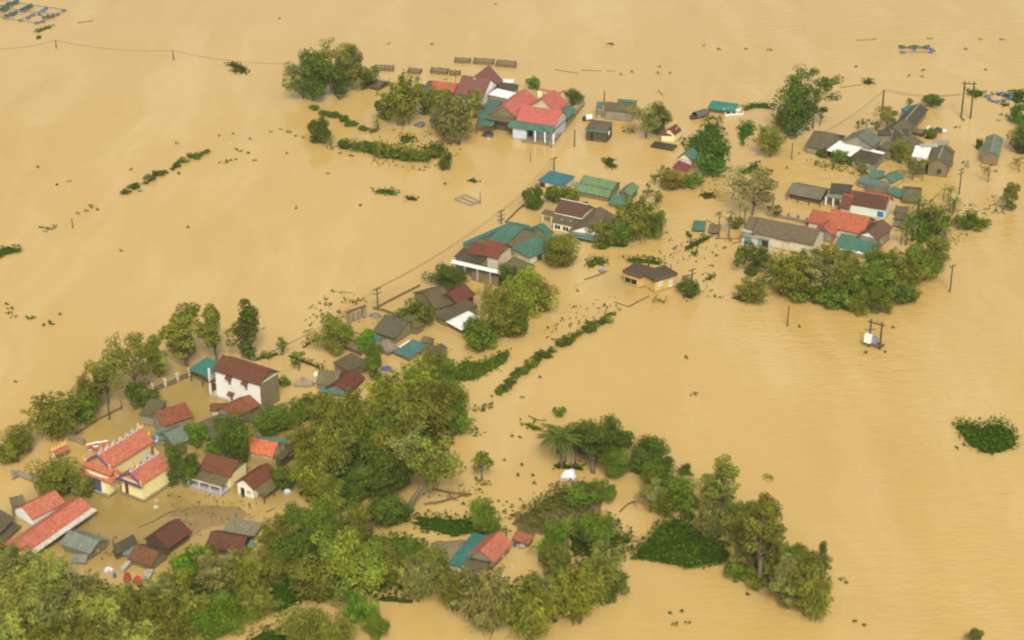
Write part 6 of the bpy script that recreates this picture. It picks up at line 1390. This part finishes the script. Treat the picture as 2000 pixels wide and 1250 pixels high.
F('n'); heap('red cloth heap in front of the reddish brown gable', (890,735), 60, 70, REDCLOTH, 'cloth_heap', 'cloth', 17); heap('red cloth heap beside the pale ramp', (960,738), 70, 50, REDCLOTH, 'cloth_heap', 'cloth', 18); heap('white bags below the steel grey shed', (755,665), 75, 36, TARP, 'bag', 'bag', 19); heap('blue bag beside the white bags', (800,705), 28, 40, BLUE, 'bag', 'bag', 20); heap('white basin nearest the temple wall', (1090,170), 34, 14, WHITE, 'basin', 'basin', 21); heap('white bucket left standing by the temple corner', (1088,220), 34, 22, WHITE, 'bucket', 'bucket', 22)
F('j'); heap('blue tarpaulin bundle in front of the olive shed', (735,925), 85, 36, BLUE, seed=23); heap('blue drum like bundle below the blue tarpaulin', (672,985), 38, 40, BLUE, 'bundle', 'bundle', 24); heap('white bag in the central grove edge', (1248,1116), 36, 14, TARP, 'bag', 'bag', 25); heap('stone grey rubble heap beside the maroon and teal house', (60,1045), 150, 55, plain('rubble', (.30,.26,.18), .95, .5, sc_=2), 'rubble_heap', 'rubble', 26); heap('white boat shaped basin by the hedge court', (165,985), 62, 50, TARP, 'basin', 'basin', 27); heap('dark canoe like tub at the brick gate', (635,490), 90, 30, plain('slate_tub', (.2,.2,.22), .6, .3), 'tub', 'tub', 28)
F('p'); heap('blue drum under the red brown shed roof', (858,488), 34, 42, BLUE, 'drum', 'drum', 29); heap('grey water tank under the red brown shed roof', (912,498), 66, 36, plain('tank_grey', (.33,.34,.36), .5, .2), 'water_tank', 'tank', 30); heap('white ball like float below the farmhouse', (838,660), 30, 24, WHITE, 'float', 'float', 31)
stick('white pipe lying on the bamboo below the farmhouse', [(695,800),(770,730)], .12, WHITE, 'pipe', 'pipe', [1.6, 2.2])
F('o'); heap('yellow crate in the flooded gap of the central grove', (706, 998), 10, 9, plain('yellow_crate', (.75,.48,.06), .6, .1), 'crate', 'crate', 32); heap('white float far out in the right water', (1704, 967), 7, 4, TARP, 'float', 'float', 33); heap('white float in the left water by the tree line', (135, 371), 7, 3, TARP, 'float', 'float', 34); heap('white float beside the thin weed scum', (450, 281), 5, 3, TARP, 'float', 'float', 35); heap('white bag at the lower left frame corner among the bamboo', (25, 1236), 9, 60, TARP, 'bag', 'bag', 36) if False else None
heap('white sheet bundle in the right island grove', (1512, 548), 22, 10, TARP, seed=37); heap('white board leaning by the dark tree of the far right hamlet', (1557, 262), 12, 8, TARP, 'board', 'board', 38); heap('blue tarpaulin scrap near the weed strip', (1176, 530), 14, 6, plain('blue_sheet', (.12,.22,.5), .5, .2), seed=39); heap('dark tomb like pillar left of the lone green roof house', (1889, 326), 8, 14, GREYW, 'pillar', 'pillar', 40)
heap('mossy dark boat shaped raft beside the large dark tree', (1546, 268), 26, 5, DARKW, 'raft', 'raft', 41); heap('dark float by the umbrella crowned tree', (1577, 254), 12, 6, DARKW, 'float', 'float', 42)
# floating branches and rails
for lb, pts, r, tw in (('long drowned rail in the far water, first length', [(1084,136),(1131,143)], .09, 0), ('long drowned rail in the far water, second length', [(1135,137),(1175,138)], .07, 0), ('long drowned rail in the far water, third length', [(1185,138),(1202,139)], .08, 0), ('thin drifting pole trailing from the green islet', [(1641,171),(1682,165)], .08, 0), ('drifting branch across the upper far right water', [(1672,78),(1712,77)], .1, 1),
    ('dark drifting branch below the raft hut, longest', [(1396,466),(1450,466)], .16, 2), ('second branch drifting at the porch of the taupe roof', [(1430,476),(1448,472)], .13, 1), ('dead branch trailing from the leaning tree across the bay', [(845,955),(880,962),(918,965)], .18, 6), ('fallen limb with twigs in the bay behind the farmhouse', [(828,985),(860,980),(905,968)], .2, 7), ('fallen bough among the pale water gap', [(1210,1000),(1225,985),(1240,978)], .12, 4),
    ('drifting log by the upper left raft', [(152,44),(182,41)], .12, 1), ('crooked branch standing in the far channel water', [(1287,175),(1293,187)], .08, 2), ('drifting branch near the weed strip and lone hut', [(1142,546),(1165,538),(1185,530)], .13, 4), ('dark rope of flotsam below the lone hut, left half', [(1200,590),(1228,599)], .13, 0), ('dark rope of flotsam below the lone hut, right half', [(1228,599),(1268,578)], .15, 1),
    ('branch drifting above the palm group', [(1032,812),(1050,820),(1068,822)], .1, 3), ('brushwood stick by the court house pole', [(500+0,645),(520,640)], .06, 1), ('log adrift near the broad hedge tip', [(648,288),(668,282)], .15, 1), ('curved branch beyond the flooded courtyard gate', [(592,650),(612,640)], .1, 2), ('twig raft above the white two storey house', [(660,570),(690,572)], .06, 1)): stick(lb, pts, r, zs=[.06+.25*(tw > 2)*(k % 2) for k in range(len(pts))], twigs=tw)
stick('curving drowned path edge in the muddy temple yard', [(350,995),(325,1003),(300,1018),(270,1030)], .12, WOOD, 'log', 'log')
# courtyard walls, gates
F('k'); wallline('garden fence with white capped pillars behind the temple yard', [(860,690),(925,662),(990,640),(1050,610),(1100,590),(1200,572)], .85, .08, plain('brown_fence', (.17,.13,.08), .8, .4), 5, .55, 'garden_fence', 'fence', PALE)
wallline('drowned wall top curving through the temple yard', [(360,965),(420,925),(500,872),(580,830),(660,790)], .25, .12, plain('wet_wall', (.13,.11,.06), .9, .5), 0)
F('j'); o = House('gate', 'brick red gate beam on two posts standing in the court water', 'gate', ref=(480, 530)); F('j')
A, B = at(px((425,545))), at(px((545,500))); u = (B-A).normalized(); n = Vector((-u.y, u.x, 0)); L = (B-A).length
for t in (.0, .33, .66, 1): mb = MB(); mb.box(A+u*L*t, u, n, .14 if 0 < t < 1 else .3, .14 if 0 < t < 1 else .3, -.8, 1.5 if 0 < t < 1 else 2.0); o.part('post', mb, GREYW)
mb = MB(); mb.prism([(-.35, 1.95), (0, 2.25), (.35, 1.95)], -.4, L+.4, A, u, n); o.part('beam', mb, roofmat(T, (.2,.09,.05), .3))
mb = MB(); mb.box(A+u*L/2, u, n, L/2-.32, .05, .3, .4); o.part('rail', mb, GREYW)
wallline('drowned wall from the pole to the round bush', [(620,430),(720,455),(825,495)], .4, .12, plain('wet_wall', (.13,.11,.06), .9, .5)); wallline('dark drowned wall running up behind the court house pole', [(670,415),(780,355),(920,285),(1000,245)], .3, .12, plain('wet_wall', (.13,.11,.06), .9, .5)); wallline('drowned wall behind the long olive grey shed', [(380,750),(450,780),(520,810)], .45, .14, plain('wet_wall', (.13,.11,.06), .9, .5)); wallline('drowned wall stub at the round full olive tree', [(115,680),(165,690)], .6, .14, GREYW)
F('g'); o = raft('pale square pond frame floating beside a thin pole', (220,310), [((115,300),(205,265)),((205,265),(320,322)),((320,322),(245,350)),((245,350),(115,300)),((160,283),(285,336))], [], name='pond_frame')
wallline('dark drowned wall top curving behind the teal pyramid roof', [(530,480),(580,430),(640,370),(680,340)], .25, .12, plain('wet_wall', (.13,.11,.06), .9, .5))
F('h'); wallline('low pillared wall behind the taupe roof', [(840,425),(930,440),(1050,465),(1150,490)], .6, .1, GREYW, 5, .5)
# yards just under or above the flood
def bank(name, pts, h, mat):
    W = [at(px(q)) for q in pts]; O = sum(W, Vector())/len(W); mb = MB(); mid = Vector((0, 0, h)); rg = np.random.default_rng(len(pts)); outer = []; inner = []
    for k in range(len(W)):
        a, b = W[k], W[(k+1) % len(W)]
        for s in (0, .25, .5, .75): v = a+(b-a)*s-O; j = rg.normal(size=2)*.2; outer.append(Vector((v.x*1.03+j[0], v.y*1.03+j[1], -.1))); inner.append(Vector((v.x*.8+j[1], v.y*.8+j[0], h*(.6+.4*rg.random()))))
    for k in range(len(outer)):
        k2 = (k+1) % len(outer); mb.face([outer[k], outer[k2], inner[k2], inner[k]]); mb.face([inner[k], inner[k2], mid])
    o = mb.build(name, mat, smooth=True); fixnormals(o); o.location = O; tag(o, kind='structure')
F('o'); MUD = plain('wet_mud', (.43,.30,.125), .5, .5, (.33,.235,.10), .35)
bank('mud_bank', [(300,1015),(345,992),(400,982),(470,985),(500,1000),(478,1020),(400,1035),(375,1050),(350,1020)], .06, MUD)
bank('concrete_yard', [(826,1082),(848,1056),(905,1052),(930,1060),(892,1098),(870,1112),(835,1105)], .35, plain('yard_concrete', (.33,.27,.17), .9, .5))
bank('mud_bank', [(1000,1022),(1040,990),(1085,960),(1150,958),(1182,980),(1165,1012),(1090,1040),(1030,1048)], .35, plain('brown_earth', (.13,.115,.04), .95, .5))
bank('grass_bank', [(1228,1093),(1262,1055),(1290,1026),(1330,1016),(1390,1058),(1425,1080),(1415,1104),(1350,1113),(1290,1102)], .35, plain('turf', (.085,.14,.016), .95, .3))
F('o')

for lb, pts in (('floating straw and rubbish in the muddy temple yard', [(330,985),(400,965),(500,985),(510,1010),(440,1040),(380,1050),(330,1020)]), ('floating straw and rubbish along the lavender porch front', [(300,970),(360,955),(500,985),(540,990),(480,1000),(340,985)]), ('floating straw by the steel grey shed', [(190,1050),(230,1040),(250,1075),(215,1100)]), ('floating rubbish round the dark court house', [(640,640),(720,620),(760,600),(740,660),(690,680)]), ('floating rubbish between the far right hamlet houses', [(1740,290),(1800,300),(1790,340),(1720,330)])):
    MP('floating_debris', 'debris', lb, 'drygrass', pts, .12, .9, .4, core=False, kind_='stuff')
for k, (x, y, dx, dy, lb) in enumerate(((352,1000,26,-9,'plank adrift in front of the lavender porch'),(440,1018,22,6,'plank adrift on the mud bank'),(520,1000,18,-8,'plank adrift by the white bags of the grove'),(250,1048,20,-12,'plank adrift beside the bent lamp post'),(690,648,20,8,'plank adrift in the court beside the round tree'),(1300,430,24,-5,'plank adrift in the lane by the sapling row'),(1380,430,18,9,'plank adrift in the lane above the raft hut'),(1120,560,24,-9,'plank adrift behind the lone yellow hut'),(1690,360,20,-4,'plank adrift before the teal roofs'),(880,275,18,6,'plank adrift at the foot of the bamboo hiding the teal shed'))):
    stick(lb, [(x, y), (x+dx, y+dy)], .11, (WOOD, PALE)[k % 2], 'plank', 'plank')

# the damp air that pales the far water
mb = MB(); mb.box(Vector((0, 2400, 0)), Vector((1, 0, 0)), Vector((0, 1, 0)), 2600, 2600, -2.0, CAM_H+5)
hm = bpy.data.materials.new('haze_air'); hm.use_nodes = True; hn = hm.node_tree; hn.nodes.clear(); ho = hn.nodes.new('ShaderNodeOutputMaterial'); hv = hn.nodes.new('ShaderNodeVolumePrincipled')
hv.inputs['Color'].default_value = (0.86, 0.88, 0.93, 1); hv.inputs['Density'].default_value = 0.00013; hv.inputs['Anisotropy'].default_value = 0.2; hn.links.new(hv.outputs[0], ho.inputs['Volume'])
hz = mb.build('haze', hm); fixnormals(hz); tag(hz, kind='stuff')
